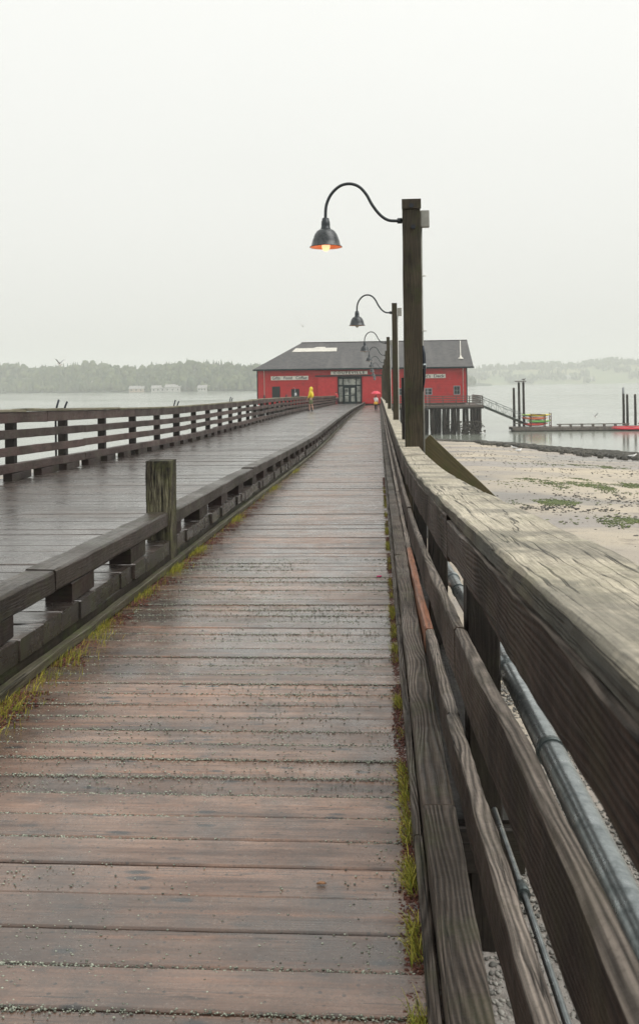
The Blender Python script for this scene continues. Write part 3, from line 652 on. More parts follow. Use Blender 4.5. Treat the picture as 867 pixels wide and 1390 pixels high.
# ------------------------------------------------------------------ lamp posts
def lamp_parts(root, PW, lit, pole_mat, tall=3.24, first=False):
    """origin: pole axis at deck level"""
    h = PW/2
    mb = MB(); n = 24
    mb.sweep([(0, 0, -1.0+(tall+1.0)*i/n) for i in range(n+1)], XV, Vector((0, 1, 0)), PW, PW, .008, .004, None, rag=.006)
    pole = mb.build('pole', pole_mat, root)
    if first:
        mb = MB(); mb.bar((0, -h-.012, tall-.09), (0, -h-.012, tall+.006), PW+.012, .024, up=(0, 1, 0)); mb.build('top_block', pole_mat, pole)
        for zz, xx in ((tall-.06, .0), (tall-.27, .015)):
            mb = MB(); mb.tube([(xx, -h-.034, zz), (xx, -h+.01, zz)], .022, 10); mb.build('bolt', M['bolt'], pole)
    # gooseneck
    pts = [(-h-.03, -.075), (-h+.0-.10, -.075)]
    ctrl = herm([(0, 0), (1, 1)])
    zj = tall-.19; ax = 1.10 if first else 1.0; az = 1.055 if first else 1.0
    P = [Vector(p) for p in [(-h, 0, zj), (-h-.06, 0, zj), (-h-.13, 0, zj+.01), (-h-.20, 0, zj+.06), (-h-.27, 0, zj+.155), (-h-.325, 0, zj+.26), (-h-.39, 0, zj+.335), (-h-.475, 0, zj+.365), (-h-.565, 0, zj+.345), (-h-.645, 0, zj+.27), (-h-.69, 0, zj+.17), (-h-.70, 0, zj+.07), (-h-.70, 0, zj+.0)]]
    P = [Vector((-h+(p.x+h)*ax, 0, zj+(p.z-zj)*az)) for p in P]
    path = []
    for i in range(len(P)-1):
        p0 = P[max(0, i-1)]; p1 = P[i]; p2 = P[i+1]; p3 = P[min(len(P)-1, i+2)]
        for k in range(4):
            t = k/4; path.append(.5*((2*p1)+(-p0+p2)*t+(2*p0-5*p1+4*p2-p3)*t*t+(-p0+3*p1-3*p2+p3)*t**3))
    path.append(P[-1])
    mb = MB(); mb.tube(path, .0155, 12); arm = mb.build('gooseneck_arm', M['lamp'], root)
    mb = MB(); mb.tube([(-h-.002, 0, zj), (-h-.05, 0, zj)], .028, 14); mb.build('flange', M['lamp'], arm)
    lx = -h-.70*ax; rz = tall-.435
    mb = MB(); mb.lathe([(.001, .275), (.03, .27), (.036, .262), (.036, .245), (.042, .24), (.045, .20), (.045, .175), (.050, .170), (.052, .145)], (lx, 0, rz+.02), 20); mb.build('socket_neck', M['lamp'], root)
    mb = MB(); mb.lathe([(.048, .175), (.070, .171), (.092, .155), (.116, .118), (.138, .055), (.148, .012), (.165, .0), (.165, -.004), (.148, .004), (.136, .053), (.112, .112), (.089, .149), (.05, .168)], (lx, 0, rz), 32)
    sh = mb.build('shade', M['shade'], root)
    mb = MB(); mb.lathe([(.161, -.0045), (.147, .002), (.135, .051), (.111, .110), (.088, .147), (.001, .162)], (lx, 0, rz), 32); mb.build('shade_lining', M['inner'], sh)
    mb = MB(); mb.blob((lx, 0, rz+.005), .042, .042, .05, 16, 10, .5, 0); mb.build('bulb', M['bulb'] if lit else M['bulboff'], root)
    mb = MB(); mb.box(h+.004, h+.09, -.05, .05, tall-.26, tall-.10, .004); mb.build('junction_box', M['box'], root)
    mb = MB(); mb.tube([(h+.010, 0, tall-.26), (h+.010, 0, .2)], .010, 8); mb.build('conduit', M['white_conduit'] if not first else M['box'], root)
    if first:
        for zz in (2.50, 1.95):
            mb = MB(); mb.tube([(h-.005, -.02, zz), (h+.05, -.02, zz)], .007, 8); mb.build('pipe_strap', M['white_conduit'], root)
        mb = MB(); mb.tube([(h+.010, -.03, 1.80), (h+.016, -.035, 1.72), (h+.018, -.04, 1.58), (h+.014, -.03, 1.46), (h+.002, -.02, 1.34)], [.010, .020, .022, .016, .009], 10); mb.build('cable_bundle', M['bolt'], root)
        mb = MB(); mb.tube([(h+.016, -.035, 1.62), (h+.016, -.035, 1.57)], .026, 10); mb.build('cable_clip', M['galv'], root)
    return lx, rz
o = thing('lamp_post', 'nearest and tallest looking lamp post on the pier, its gooseneck lamp glowing orange', 'lamp post', (.348, 9.39, deck(9.39)), 0, 'gooseneck lamp posts along the railing')
lx, rz = lamp_parts(o, .178, True, M['pole'], 3.25, True)
pl = bpy.data.lights.new('lamp_glow', 'POINT'); pl.energy = 1.3; pl.color = (1, .30, .10); pl.shadow_soft_size = .05
po = bpy.data.objects.new('lamp_glow', pl); C.objects.link(po); po.parent = o; po.location = (lx, 0, rz-.05)
names = ['second lamp post from the camera, unlit with its conduit showing white beside the pole', 'third lamp post from the camera, unlit lamp hanging against the roof edge',
         'fourth lamp post from the camera, its lamp in front of the grey roof', 'fifth lamp post from the camera, small lamp beside the building name board',
         'sixth lamp post from the camera, tiny lamp below the eaves', 'seventh lamp post from the camera in the dense far row', 'eighth lamp post from the camera, behind the umbrella',
         'ninth and farthest lamp post, just in front of the red building']
p2 = thing('lamp_post', names[0], 'lamp post', (.338, 18.8, deck(18.8)), 0, 'gooseneck lamp posts along the railing')
lamp_parts(p2, .105, False, M['pole'])
kids = [c for c in bpy.data.objects if c.parent == p2]
for i in range(1, 8):
    y = 18.8+11.05*i; q = dup(p2, (.338+.004*i, y, deck(y)), label=names[i], children=kids); q.rotation_euler = (0, R(random.uniform(-.5, .5)), 0)
mb = MB(); mb.bar((.315, 10.9, deck(10.9)-.8), (.315, 10.9, deck(10.9)+1.52), .10, .13, up=(0, 1, 0), seg=10, jit=.003)
tag(mb.build('short_post', M['post']), 'black timber post just behind the nearest lamp post, half its height', 'post')
# brace behind pole 1: curved plank going outwards and down
mb = MB(); bp = []
for i in range(15):
    t = i/14; bp.append((.42+1.05*t, 9.47, EYE-.62-1.02*t))
mb.sweep(bp, Vector((0, 1, 0)), Vector((.70, 0, .72)), .06, .26, .006, .004, rag=.004)
tag(mb.build('diagonal_brace', M['brace']), 'sloping brown plank brace propping the nearest lamp post from outside the railing', 'brace')

# ------------------------------------------------------------------ weeds, moss, grit
def grassmat(name, a, b):
    t = NT(name); m = t.fin(t.mix(t.rnd(), a, b), .6, .3); return m
gm = grassmat('weed_blades', (.15, .20, .028), (.52, .45, .08))
def blade(mb, x, y, z, L, ang, lean, wd):
    b0 = len(mb.v); dx, dy = math.cos(ang), math.sin(ang); px, py = -dy*wd, dx*wd; r_ = random.random()
    for k, (s, hh) in enumerate(((0, 0), (.35, .55), (.75, .9), (1., .85+random.uniform(-.2, .2)))):
        cx, cy, cz = x+dx*lean*L*s, y+dy*lean*L*s, z+L*hh*math.sqrt(max(.05, 1-lean*lean*.8)); ww = (1-s)*.9+.1
        mb.v += [(cx-px*ww, cy-py*ww, cz), (cx+px*ww, cy+py*ww, cz)]
    for k in range(3): mb.face((b0+2*k, b0+2*k+1, b0+2*k+3, b0+2*k+2), None, r_)
def dens(y, s): return mnoise.noise(Vector((y*2.3, s, 0)))*.7+mnoise.noise(Vector((y*7, s, 5)))*.5
mb = MB(); lit = MB()
for i in range(17000):          # right edge
    y = 1.5+random.random()**1.5*12
    if dens(y, 1) < random.uniform(-.05, .5)-.12*(y < 3): continue
    x = random.gauss(.066, .011); blade(mb, x, y, deck(y)+.002, random.uniform(.012, .050), random.uniform(2.2, 4.4) if random.random() < .75 else random.uniform(0, 6.3), random.uniform(.3, .97), random.uniform(.0008, .0018))
def ltuft(y):
    if y < 4.6: return .5
    for c, s, a in ((5.0, .25, .3), (6.0, .2, .35), (6.9, .16, .8), (7.75, .18, .8), (9.9, .25, .7), (13.5, .3, .5), (17, .4, .35)):
        if abs(y-c) < s*2: return a*math.exp(-((y-c)/s)**2)
    return .03
for i in range(24000):
    y = 3.0+random.random()**1.6*16
    if random.random() > ltuft(y)*(1 if y > 4.6 else (.35+1.6*dens(y*1.6, 3))): continue
    x = -1.56+abs(random.gauss(0, .07 if y < 5 else .04)); blade(mb, x, y, deck(y)+.002, random.uniform(.015, .055), random.uniform(-1.4, 1.4), random.uniform(.2, .95), random.uniform(.001, .0022))
tag(mb.build('weeds', gm), 'green and yellow weeds growing in the seams at both edges of the walkway', 'weeds', kind='stuff')
for i in range(20000):          # reddish litter
    if random.random() < .6:
        y = 1.5+random.random()**1.3*14; x = random.gauss(.064, .008 if y > 4 else .012); s = random.uniform(.0015, .0045)
    else:
        y = 3.0+random.random()**1.5*9; x = -1.56+abs(random.gauss(0, .06)); s = random.uniform(.002, .007)
        if dens(y, 9) < -.05: continue
    lit.blob((x, y, deck(y)+s*.3), s*1.6, s, s*.5, 5, 3, random.random(), .4, random.random()*6)
tag(lit.build('moss_litter', grassmat('red_brown_moss_litter', (.045, .014, .010), (.13, .042, .026))), 'reddish moss and leaf litter along both edges of the walkway', 'litter', kind='stuff')
gr = MB(); planky = []
y = -3.; random.seed(11)
for i in range(62000):
    y = 1.4+random.random()**2.2*6
    if random.random() < .72:
        si = min(range(len(SEAMS[:90])), key=lambda k: abs(SEAMS[k]-y)); base = SEAMS[si]-.003+random.gauss(0, .0065)
        if mnoise.noise(Vector((si*3.1, 0, 0))) < -.3: continue
        y = base
    x = random.uniform(-1.5, .06); 
    if mnoise.noise(Vector((x*1.5, y*1.5, 8))) < random.uniform(-.5, .25): continue
    s = random.choice((.0009, .0011, .0015, .0022))*(1+.10*y)
    gr.blob((x, y, deck(y)+s*.4), s*1.3, s, s*.8, 4, 3, random.random(), .3)
tag(gr.build('grit', grassmat('grit_grains', (.07, .08, .065), (.44, .47, .38))), 'fine stone grit lying in the plank seams', 'grit', kind='stuff')
mb = MB(); mb.blob((-.012, 6.62, deck(6.62)+.006), .022, .013, .006, 8, 4, .5, .3)
tag(mb.build('petal', flat('magenta_petal', (.6, .02, .16), .5)), 'tiny magenta petal lying on the walkway planks', 'petal')
mb = MB(); mb.blob((-.16, 2.33, deck(2.33)+.004), .012, .006, .003, 7, 4, .5, .3)
tag(mb.build('fallen_leaf', flat('tan_leaf', (.42, .20, .09), .5)), 'small tan leaf lying on the near walkway planks', 'leaf')

# ------------------------------------------------------------------ building
BY = 112.; BD = 14.; zb = road(112)-.03; ze = EYE+1.78; BX0, BX1 = -14.6, 10.5
bl = thing('wharf_building', 'long red weatherboard wharf building with grey shingle roof at the end of the pier', 'building', (0, 0, 0))
DX0, DX1 = -4.9, -2.0; dtop = EYE+.85
def wall(x0, x1, y0, y1, z0, z1): 
    mb = MB(); mb.box(x0, x1, y0, y1, z0, z1, .002); return mb.build('wall', M['red'], bl)
wall(BX0, DX0, BY, BY+.2, zb, ze); wall(DX1, BX1, BY, BY+.2, zb, ze); wall(DX0, DX1, BY+.002, BY+.202, dtop, ze)
wall(BX0, BX0+.2, BY+.2, BY+BD, zb, ze); wall(BX1-.2, BX1, BY+.2, BY+BD, zb, ze); wall(BX0+.2, BX1-.2, BY+BD-.2, BY+BD, zb, ze)
mb = MB(); mb.v = [(BX1-.1, BY+.1, ze-.01), (BX1-.1, BY+BD-.1, ze-.01), (BX1-.1, BY+BD/2, ze+3.3), (BX1-.02, BY+.1, ze-.01), (BX1-.02, BY+BD-.1, ze-.01), (BX1-.02, BY+BD/2, ze+3.3)]
for f in ((0, 2, 1), (3, 4, 5), (0, 3, 5, 2), (1, 2, 5, 4)): mb.face(f)
mb.build('gable', M['red'], bl)
YF, YB = BY-.6, BY+BD+.6; YR = BY+BD/2; zr = EYE+5.3; ez = ze+.06; XA, XB, XH = -15.0, 11.25, -9.7
def roofz(y): return ez+(zr-ez)*(y-YF)/(YR-YF)
mb = MB(); th = .14
top = [(XA, YF, ez), (XB, YF, ez), (XB, YR, zr), (XH, YR, zr), (XA, YB, ez), (XB, YB, ez)]
mb.v = top+[(x, y, z-th) for (x, y, z) in top]
for f in ((0, 1, 2, 3), (0, 3, 4), (3, 2, 5, 4), (6, 9, 8, 7), (6, 10, 9), (9, 10, 11, 8), (0, 6, 7, 1), (1, 7, 8, 2), (2, 8, 11, 5), (5, 11, 10, 4), (4, 10, 6, 0)): mb.face(f)
roof = mb.build('roof', M['roof'], bl)
mb = MB(); mb.box(XA-.05, XB+.05, YF-.14, YF-.01, ez-.20, ez-.03, .02); mb.build('gutter', M['teal'], roof)
mb = MB(); mb.box(XH-.1, XB, YR-.14, YR+.14, zr-.05, zr+.05, .03); mb.build('ridge_cap', M['dark'], roof)
# faded sign painted board lying on the roof
rs = (zr-ez)/(YR-YF)
mb = MB(); lift = Vector((0, -rs, 1)).normalized()*.05
def onroof(x, y): return Vector((x, y, roofz(y)))+lift
def slab(x0, x1, y0, y1):
    a, b, c, d = onroof(x0, y0), onroof(x1, y0), onroof(x1-.0, y1), onroof(x0+.4, y1); dn = lift*-.9
    base = len(mb.v); mb.v += [tuple(q) for q in (a, b, c, d, a+dn, b+dn, c+dn, d+dn)]
    for f in ((0, 1, 2, 3), (0, 4, 5, 1), (1, 5, 6, 2), (2, 6, 7, 3), (3, 7, 4, 0)): mb.face([base+k for k in f])
slab(-10.75, -5.15, 116.15, 117.2); slab(-8.1, -6.6, 117.203, 117.5)
mb.build('roof_sign', M['roofwhite'], roof)
mb = MB(); mb.tube([(9.95, 113.7, roofz(113.7)+.08), (10.35, 118.6, roofz(118.6)+.08)], .05, 8); fp = mb.build('flue_pipe', M['white'], roof)
mb = MB(); mb.lathe([(.02, .42), (.10, .40), (.12, .22), (.30, .12), (.30, .0)], (9.95, 113.55, roofz(113.5)), 14); mb.build('flue_hood', M['white'], fp)
# corner boards, downspouts
for x in (BX0, BX1):
    mb = MB(); mb.box(x-.06, x+.06, BY-.05, BY+.06, zb, ze-.02, .01); mb.build('corner_board', M['teal'], bl)
for x in (-13.75, 10.05):
    mb = MB(); mb.tube([(x, BY-.5, ez-.2), (x, BY-.1, ez-.42), (x, BY-.07, zb+.1)], .035, 8); mb.build('downspout', M['white'], bl)
# windows
def ring(mb, x0, x1, z0, z1, f, ya, yb):
    b0 = len(mb.v)
    for (e, y) in ((f, ya), (0, ya), (0, yb), (f, yb)):
        mb.v += [(x0-e, y, z0-e), (x1+e, y, z0-e), (x1+e, y, z1+e), (x0-e, y, z1+e)]
    for j in range(4):
        for k in range(4): mb.face((b0+4*j+k, b0+4*j+(k+1) % 4, b0+4*((j+1) % 4)+(k+1) % 4, b0+4*((j+1) % 4)+k))
def window(x0, x1, z0, z1, frame, nm='window'):
    mb = MB(); f = .09
    ring(mb, x0, x1, z0, z1, f, BY-.06, BY-.003)
    o = mb.build(nm, frame, bl); mb = MB(); mb.box(x0-.01, x1+.01, BY-.035, BY-.02, z0-.01, z1+.01, .001); mb.build('pane', M['glass'], o)
    mb = MB(); mb.box((x0+x1)/2-.02, (x0+x1)/2+.02, BY-.05, BY-.036, z0, z1, .001); mb.build('muntin', frame, o); mb = MB(); mb.box(x0, x1, BY-.049, BY-.037, (z0+z1)/2-.02, (z0+z1)/2+.02, .001); mb.build('muntin', frame, o)
    return o
window(-12.72, -11.95, EYE-1.75, EYE-.35, M['teal']); wn = window(-10.40, -9.62, EYE-1.70, EYE-.68, M['teal'])
mb = MB(); mb.box(-10.12, -9.86, BY-.075, BY-.06, EYE-1.38, EYE-1.05, .001); mb.build('paper_notice', M['paper'], wn)
window(5.62, 6.28, EYE-1.42, EYE-.75, M['grey']); window(9.0, 9.62, EYE-1.42, EYE-.52, M['grey'])
window(2.2, 2.9, EYE-1.42, EYE-.75, M['grey'])
# door recess with glazed entrance
en = MB(); en.box(DX0, DX0+.16, BY-.02, BY+.30, zb+.01, dtop-.003, .003); en.box(DX1-.16, DX1, BY-.02, BY+.30, zb+.01, dtop-.003, .003); en.box(DX0+.162, DX1-.162, BY-.018, BY+.3, dtop-.28, dtop-.004, .003)
ent = en.build('entrance', M['teal'], bl)
en = MB(); zt = zb+2.15
for x in (DX0+.66, DX1-.66): en.box(x-.06, x+.06, BY+.03, BY+.12, zb+.01, dtop-.285, .003)
en.box(DX0+.162, DX1-.162, BY+.028, BY+.13, zt, zt+.16, .003); en.build('entrance_frame', M['teal'], ent)
en = MB(); en.box(DX0+.162, DX1-.162, BY+.16, BY+.18, zt+.16, dtop-.286, .001); en.box(DX0+.162, DX0+.6, BY+.161, BY+.181, zb+.3, zt, .001); en.box(DX1-.6, DX1-.162, BY+.161, BY+.181, zb+.3, zt, .001); en.build('sidelight_glass', M['litglass'], ent)
xm = (DX0+DX1)/2
for s in (0, 1):
    x0 = DX0+.72 if s == 0 else xm+.01; x1 = xm-.01 if s == 0 else DX1-.72
    d = MB(); d.box(x0, x0+.14, BY+.05, BY+.10, zb+.02, zt-.01, .003); d.box(x1-.14, x1, BY+.05, BY+.10, zb+.02, zt-.01, .003)
    d.box(x0+.141, x1-.141, BY+.051, BY+.099, zb+.02, zb+.3, .003); d.box(x0+.141, x1-.141, BY+.051, BY+.099, zt-.2, zt-.012, .003); d.box(x0+.141, x1-.141, BY+.051, BY+.099, zb+1.0, zb+1.1, .003)
    dd = d.build('door', M['teal'], bl); d = MB(); d.box(x0+.13, x1-.13, BY+.07, BY+.08, zb+.28, zt-.19, .001); d.build('pane', M['litglass'], dd)
    d = MB(); hx = x1-.07 if s == 0 else x0+.07; d.tube([(hx, BY+.03, zb+.95), (hx, BY+.03, zb+1.2)], .015, 8); d.build('handle', M['galv'], dd)
# dark interior behind the glass
d = MB(); d.box(DX0-1, DX1+1, BY+4, BY+4.1, zb, dtop, .01); d.build('interior_wall', M['deckbeam'], bl)
d = MB(); d.box(BX0+.2, BX1-.2, BY+.2, BY+BD-.2, zb-.2, zb-.02, .01); d.build('floor', M['deckbeam'], bl)
# sliding doors and track
for (x0, x1) in ((-7.35, -4.98), (-1.95, .55)):
    d = MB(); d.box(x0, x1, BY-.10, BY-.05, zb+.04, dtop-.04, .004); sd_ = d.build('sliding_door', M['reddoor'], bl)
    d = MB()
    for x in (x0+.06, x1-.06): d = MB(); d.box(x-.06, x+.06, BY-.125, BY-.101, zb+.04, dtop-.04, .003); d.build('door_edge_board', M['red'], sd_)
d = MB(); d.box(-7.6, .9, BY-.24, BY-.06, dtop+.003, dtop+.17, .006); d.build('door_track', M['dark'], bl)
def sign(name, x0, x1, z0, z1, text, size, lab, y=BY-.10, spread=1.0):
    o = thing(name, lab, 'sign', ((x0+x1)/2, y, (z0+z1)/2)); W_ = x1-x0; H_ = z1-z0
    d = MB(); d.box(-W_/2, W_/2, -.03, .03, -H_/2, H_/2, .006); d.build('board', M['white'], o)
    cu = bpy.data.curves.new('lettering', 'FONT'); cu.body = text; cu.size = size; cu.align_x = 'CENTER'; cu.align_y = 'CENTER'; cu.extrude = .008; cu.space_character = spread; cu.offset = .008
    tmp = bpy.data.objects.new('tmp', cu); C.objects.link(tmp); bpy.context.view_layer.update()
    me = bpy.data.meshes.new_from_object(tmp.evaluated_get(bpy.context.evaluated_depsgraph_get())); bpy.data.objects.remove(tmp)
    xs_ = [v.co.x for v in me.vertices]; wdt = max(xs_)-min(xs_); cxm = (max(xs_)+min(xs_))/2; k = min(1.3, W_*.93/wdt)
    for v in me.vertices: v.co.x = (v.co.x-cxm)*k
    me.materials.clear(); me.materials.append(M['ink']); t = bpy.data.objects.new('lettering', me); C.objects.link(t); t.parent = o; t.location = (0, -.036, 0); t.rotation_euler = (R(90), 0, 0)
    return o
sign('wall_sign', -12.93, -8.42, EYE+.50, EYE+.98, 'Gifts   Food   Coffee', .50, 'long white sign reading Gifts Food Coffee left of the entrance')
sign('name_board', -5.72, -1.30, EYE+1.08, EYE+1.46, 'COUPEVILLE', .40, 'white name board reading COUPEVILLE above the entrance', BY-.16, 1.35)
sign('wall_sign', 4.6, 7.98, EYE+.50, EYE+.98, "Capt's  Deck", .50, 'white sign ending in the word Deck on the right part of the red wall')
# sign pole by left window
o = thing('wall_lamp', 'thin grey pole lamp standing before the second window of the red building', 'lamp', (-9.95, 110.9, road(110.9)))
mb = MB(); mb.tube([(0, 0, 0), (0, 0, 1.9)], .03, 8); mb.build('pole', M['grey'], o)
mb = MB(); mb.tube([(0, 0, 1.9), (-.05, 0, 2.0), (-.25, 0, 2.05)], .02, 8); mb.build('arm', M['grey'], o)

# platform below the building, railing, piles
pf = thing('wharf_platform', 'heavy timber platform on piles under the red building', 'platform')
mb = MB(); mb.box(-15.2, 11.85, 107.0, 127, zb-.24, zb-.205, .004); mb.build('deck', M['deckbeam'], pf)
mb = MB(); 
mb.box(1.0, 11.84, 106.9, 107.0-.002, zb-.42, zb-.18, .006); mb.build('fascia', M['deckbeam'], pf)
for y in (107.3, 110, 113.5, 117, 121, 125):
    mb = MB(); mb.bar((-15, y, zb-.42), (11.9, y, zb-.42), .3, .34); mb.build('cap_beam', M['pile'], pf)
mb = MB(); mb.box(-15.2, -5.45, 107.0, 112, zb-.2, zb-.1, .004); mb.build('side_deck', M['deckbeam'], pf)
rng = random.Random(3); npile = 0
for j, y in enumerate((107.3, 110, 113.5, 117, 121, 125)):
    for i, x in enumerate(np.linspace(-14.6, 11.5, 19)):
        if y == 107.3 and -5.5 < x < .4: continue
        if rng.random() < .10: continue
        x += rng.uniform(-.35, .35) if x < 11 else 0; rd = rng.uniform(.15, .21)
        mb = MB(); mb.tube([(x+rng.uniform(-.2, .2), y, -1.2), (x+rng.uniform(-.06, .06), y, 1.2), (x, y, zb-.5)], [rd*1.2, rd*1.05, rd], 10)
        mb.build('pile', M['pilep'] if rng.random() < .16 else M['pile'], pf); npile += 1
        if npile >= 98: break
    if npile >= 98: break
mb = MB()
for x, y in ((11.3, 107.3), (10.2, 107.3), (10.9, 110), (9.5, 107.3), (4.6, 107.3), (11.6, 110), (8, 110)):
    for k in range(60): mb.blob((x+rng.gauss(0, .28), y+rng.gauss(0, .2), rng.uniform(-.1, 1.5)), .09, .09, .09, 5, 3, rng.random(), .4)
mb.build('barnacles', flat('barnacle_crust', (.07, .06, .05), .9, 0, .3, 4, .3), pf)['kind'] = 'stuff'
pr = thing('platform_railing', 'dark timber railing round the platform right of the entrance', 'railing')
zd = zb-.2
for z in (.30, .56, .82, 1.06):
    mb = MB(); mb.bar((1.2, 107.1, zd+z), (11.82, 107.1, zd+z), .05, .09); mb.build('rail', M['deckbeam'], pr)
    mb = MB(); mb.bar((11.78, 107.2, zd+z), (11.78, 118, zd+z), .05, .09); mb.build('rail', M['deckbeam'], pr)
for x in np.arange(1.3, 11.9, 1.5): mb = MB(); mb.bar((x, 107.17, zd), (x, 107.17, zd+1.06), .10, .10, up=(0, 1, 0)); mb.build('post', M['deckbeam'], pr)
for y in np.arange(108.7, 118, 1.5): mb = MB(); mb.bar((11.71, y, zd), (11.71, y, zd+1.06), .10, .10, up=(0, 1, 0)); mb.build('post', M['deckbeam'], pr)
o = thing('pipe_stand', 'thin grey vertical standpipe at the front of the platform railing', 'pipe', (5.55, 106.8, zd))
mb = MB(); mb.tube([(0, 0, -.5), (0, 0, 2.0)], .03, 8); mb.build('tube', M['grey'], o)

# ------------------------------------------------------------------ gangway, float, piles, kayaks
gw = thing('gangway', 'narrow metal truss gangway sloping from the platform down to the float', 'gangway')
A0, A1 = Vector((11.9, 109.2, zd+.02)), Vector((18.4, 113.6, .62))
for off in (0, 1.1):
    sh = Vector((-.45, .9, 0)).normalized()*off; n = 7
    mb = MB(); mb.tube([A0+sh, A1+sh], .045, 6); mb.build('bottom_chord', M['gangway'], gw)
    mb = MB(); mb.tube([A0+sh+UP*.95, A1+sh+UP*.95], .035, 6); mb.build('top_chord', M['gangway'], gw)
    mb = MB()
    for i in range(n+1):
        p = A0.lerp(A1, i/n)+sh; mb.tube([p, p+UP*.95], .022, 6)
        if i < n: q = A0.lerp(A1, (i+1)/n)+sh; mb.tube([p, q+UP*.95] if i % 2 else [p+UP*.95, q], .018, 6)
    mb.build('truss_web', M['gangway'], gw)
mb = MB(); sh = Vector((-.45, .9, 0)).normalized()*.55; mb.bar(A0+sh-UP*.02, A1+sh-UP*.02, 1.0, .05); mb.build('walk_deck', M['gangway'], gw)
FY0, FY1 = 112.2, 115.4
fl = thing('float_dock', 'long low floating dock lying on the water right of the building', 'dock')
mb = MB(); x = 15.9
while x < 44: mb.box(x, x+.14, FY0+.02, FY1, .40, .46, .004); x += .15
mb.build('planking', M['float'], fl)
for yy in (FY0, FY1):
    mb = MB(); mb.box(15.85, 44, yy-.08, yy+.02, .10, .44, .01); mb.build('waler', M['float'], fl)
mb = MB(); x = 16.1
while x < 43: mb.box(x, x+1.6, FY0+.1, FY1-.1, -.25, .38, .05); x += 1.9
mb.build('pontoon', M['pile'], fl)
mb = MB(); mb.bar((21.1, FY0+.35, .80), (29.6, FY0+.35, .80), .16, .12); mb.build('kerb_rail', M['float'], fl)
for x in np.arange(21.3, 29.6, 1.3): mb = MB(); mb.box(x, x+.3, FY0+.28, FY0+.42, .461, .741, .004); mb.build('rail_block', M['float'], fl)
mb = MB(); mb.bar((30.6, FY0+.35, .80), (40, FY0+.35, .80), .16, .12); mb.build('kerb_rail', M['float'], fl)
mb = MB(); mb.bar((16.3, 115.0, .85), (20.5, 115.0, .85), .12, .1); mb.build('kerb_rail', M['float'], fl)
def piling(x, y, top, lab, band=False):
    o = thing('mooring_pile', lab, 'pile', (x, y, 0), 0, 'black mooring piles at the float')
    mb = MB(); mb.tube([(0, 0, -2), (.02, 0, 2), (0, 0, top)], [.17, .155, .14], 12); mb.build('shaft', M['pile'], o)
    mb = MB(); mb.lathe([(.155, -.02), (.15, .05), (.001, .12)] if not band else [(.147, -.75), (.147, .02), (.001, .04)], (0, 0, top), 12); mb.build('pile_cap', M['deckbeam'] if not band else M['grey'], o)
piling(16.55, 115.75, 5.10, 'leftmost black mooring pile of the float, shorter and standing alone'); piling(17.15, 115.6, 5.78, 'second black mooring pile from the left, under the small platform')
piling(17.72, 115.75, 5.80, 'third black mooring pile from the left, under the small platform with the bird')
piling(29.75, 115.75, 5.05, 'mooring pile with a pale grey top behind the red boat', True); piling(30.2, 115.75, 4.15, 'plain black mooring pile just right of the pale topped one'); piling(31.15, 115.75, 4.15, 'rightmost black mooring pile by the frame edge')
mb = MB(); mb.box(16.7, 18.0, 115.3, 116.0, 5.93, 6.05, .01); tag(mb.build('pile_platform', M['deckbeam']), 'small brown board across the tops of two mooring piles', 'platform')

def kayak(name, mat, loc, L, W, lab, group, tilt=0, rz=0, deckmat_=None):
    o = thing(name, lab, 'kayak', loc, rz, group); rings = []; n = 14
    for i in range(n+1):
        s = -1+2*i/n; w_ = W/2*(1-abs(s)**2.3)+.012; hh = .15*(1-abs(s)**3)+.02; rise = .10*abs(s)**3; x = s*L/2
        rings.append([(x, w_*math.cos(a), rise+(hh*.8 if math.sin(a) > 0 else hh)*math.sin(a)) for a in [k*2*math.pi/12 for k in range(12)]])
    mb = MB(); mb.loft(rings); mb.build('hull', mat, o)
    mb = MB(); mb.tube([(.38*math.cos(a)-.05, W*.27*math.sin(a), .135) for a in [k*2*math.pi/16 for k in range(17)]], .025, 6); mb.build('cockpit_rim', M['boot'], o)
    return o
rk = thing('kayak_rack', 'brown red timber rack holding stacked kayaks on the float', 'rack', (18.8, 113.6, .46))
for x in (-.62, 1.05, 1.75):
    for y in (-.5, .5):
        mb = MB(); mb.bar((x, y, 0), (x, y, 1.55 if x < 1.5 else 1.7), .09, .09, up=(0, 1, 0)); mb.build('post', M['rack'], rk)
for x in (-.62, 1.05, 1.75):
    for z in (.14, .50, .86, 1.22): mb = MB(); mb.bar((x, -.55, z), (x, .55, z), .06, .08); mb.build('crossbar', M['rack'], rk)
mb = MB(); mb.bar((-.7, -.52, 1.5), (1.1, -.52, 1.5), .05, .07); mb.build('top_rail', M['rack'], rk)
G = 'kayaks stacked on the rack'
zk = [.46+.32, .46+.68, .46+1.04, .46+1.42]
cfg = [(0, 'kred', -.25, 3.1, 'red kayak, lowest on the front of the rack', -.28), (0, 'korange', .0, 3.0, 'orange kayak, lowest at the back of the rack', .28),
       (1, 'kgreen', .25, 3.0, 'green kayak on the second level of the rack front', -.28), (1, 'kyellow', .55, 2.9, 'yellow kayak on the second level at the rack back', .28),
       (2, 'korange', -.15, 3.0, 'orange kayak on the third level of the rack front', -.28), (2, 'kred', -.35, 3.0, 'red kayak on the third level at the rack back', .28),
       (3, 'klime', -.45, 2.9, 'lime green kayak on top of the rack, further left', .26), (3, 'kyellow', .35, 2.9, 'yellow kayak on top of the rack in front', -.26)]
for (lv, m_, dx, L, lab, dy) in cfg: kayak('kayak', M[m_], (18.9+dx*.8, 113.6+dy, zk[lv]), L*.95, .5, lab, G, rz=random.uniform(-.04, .04))
rb = kayak('rowing_boat', M['redboat'], (29.6, FY0-.65, .28), 4.9, .95, 'long bright red boat moored along the front of the float', None); rb['category'] = 'boat'
mb = MB()
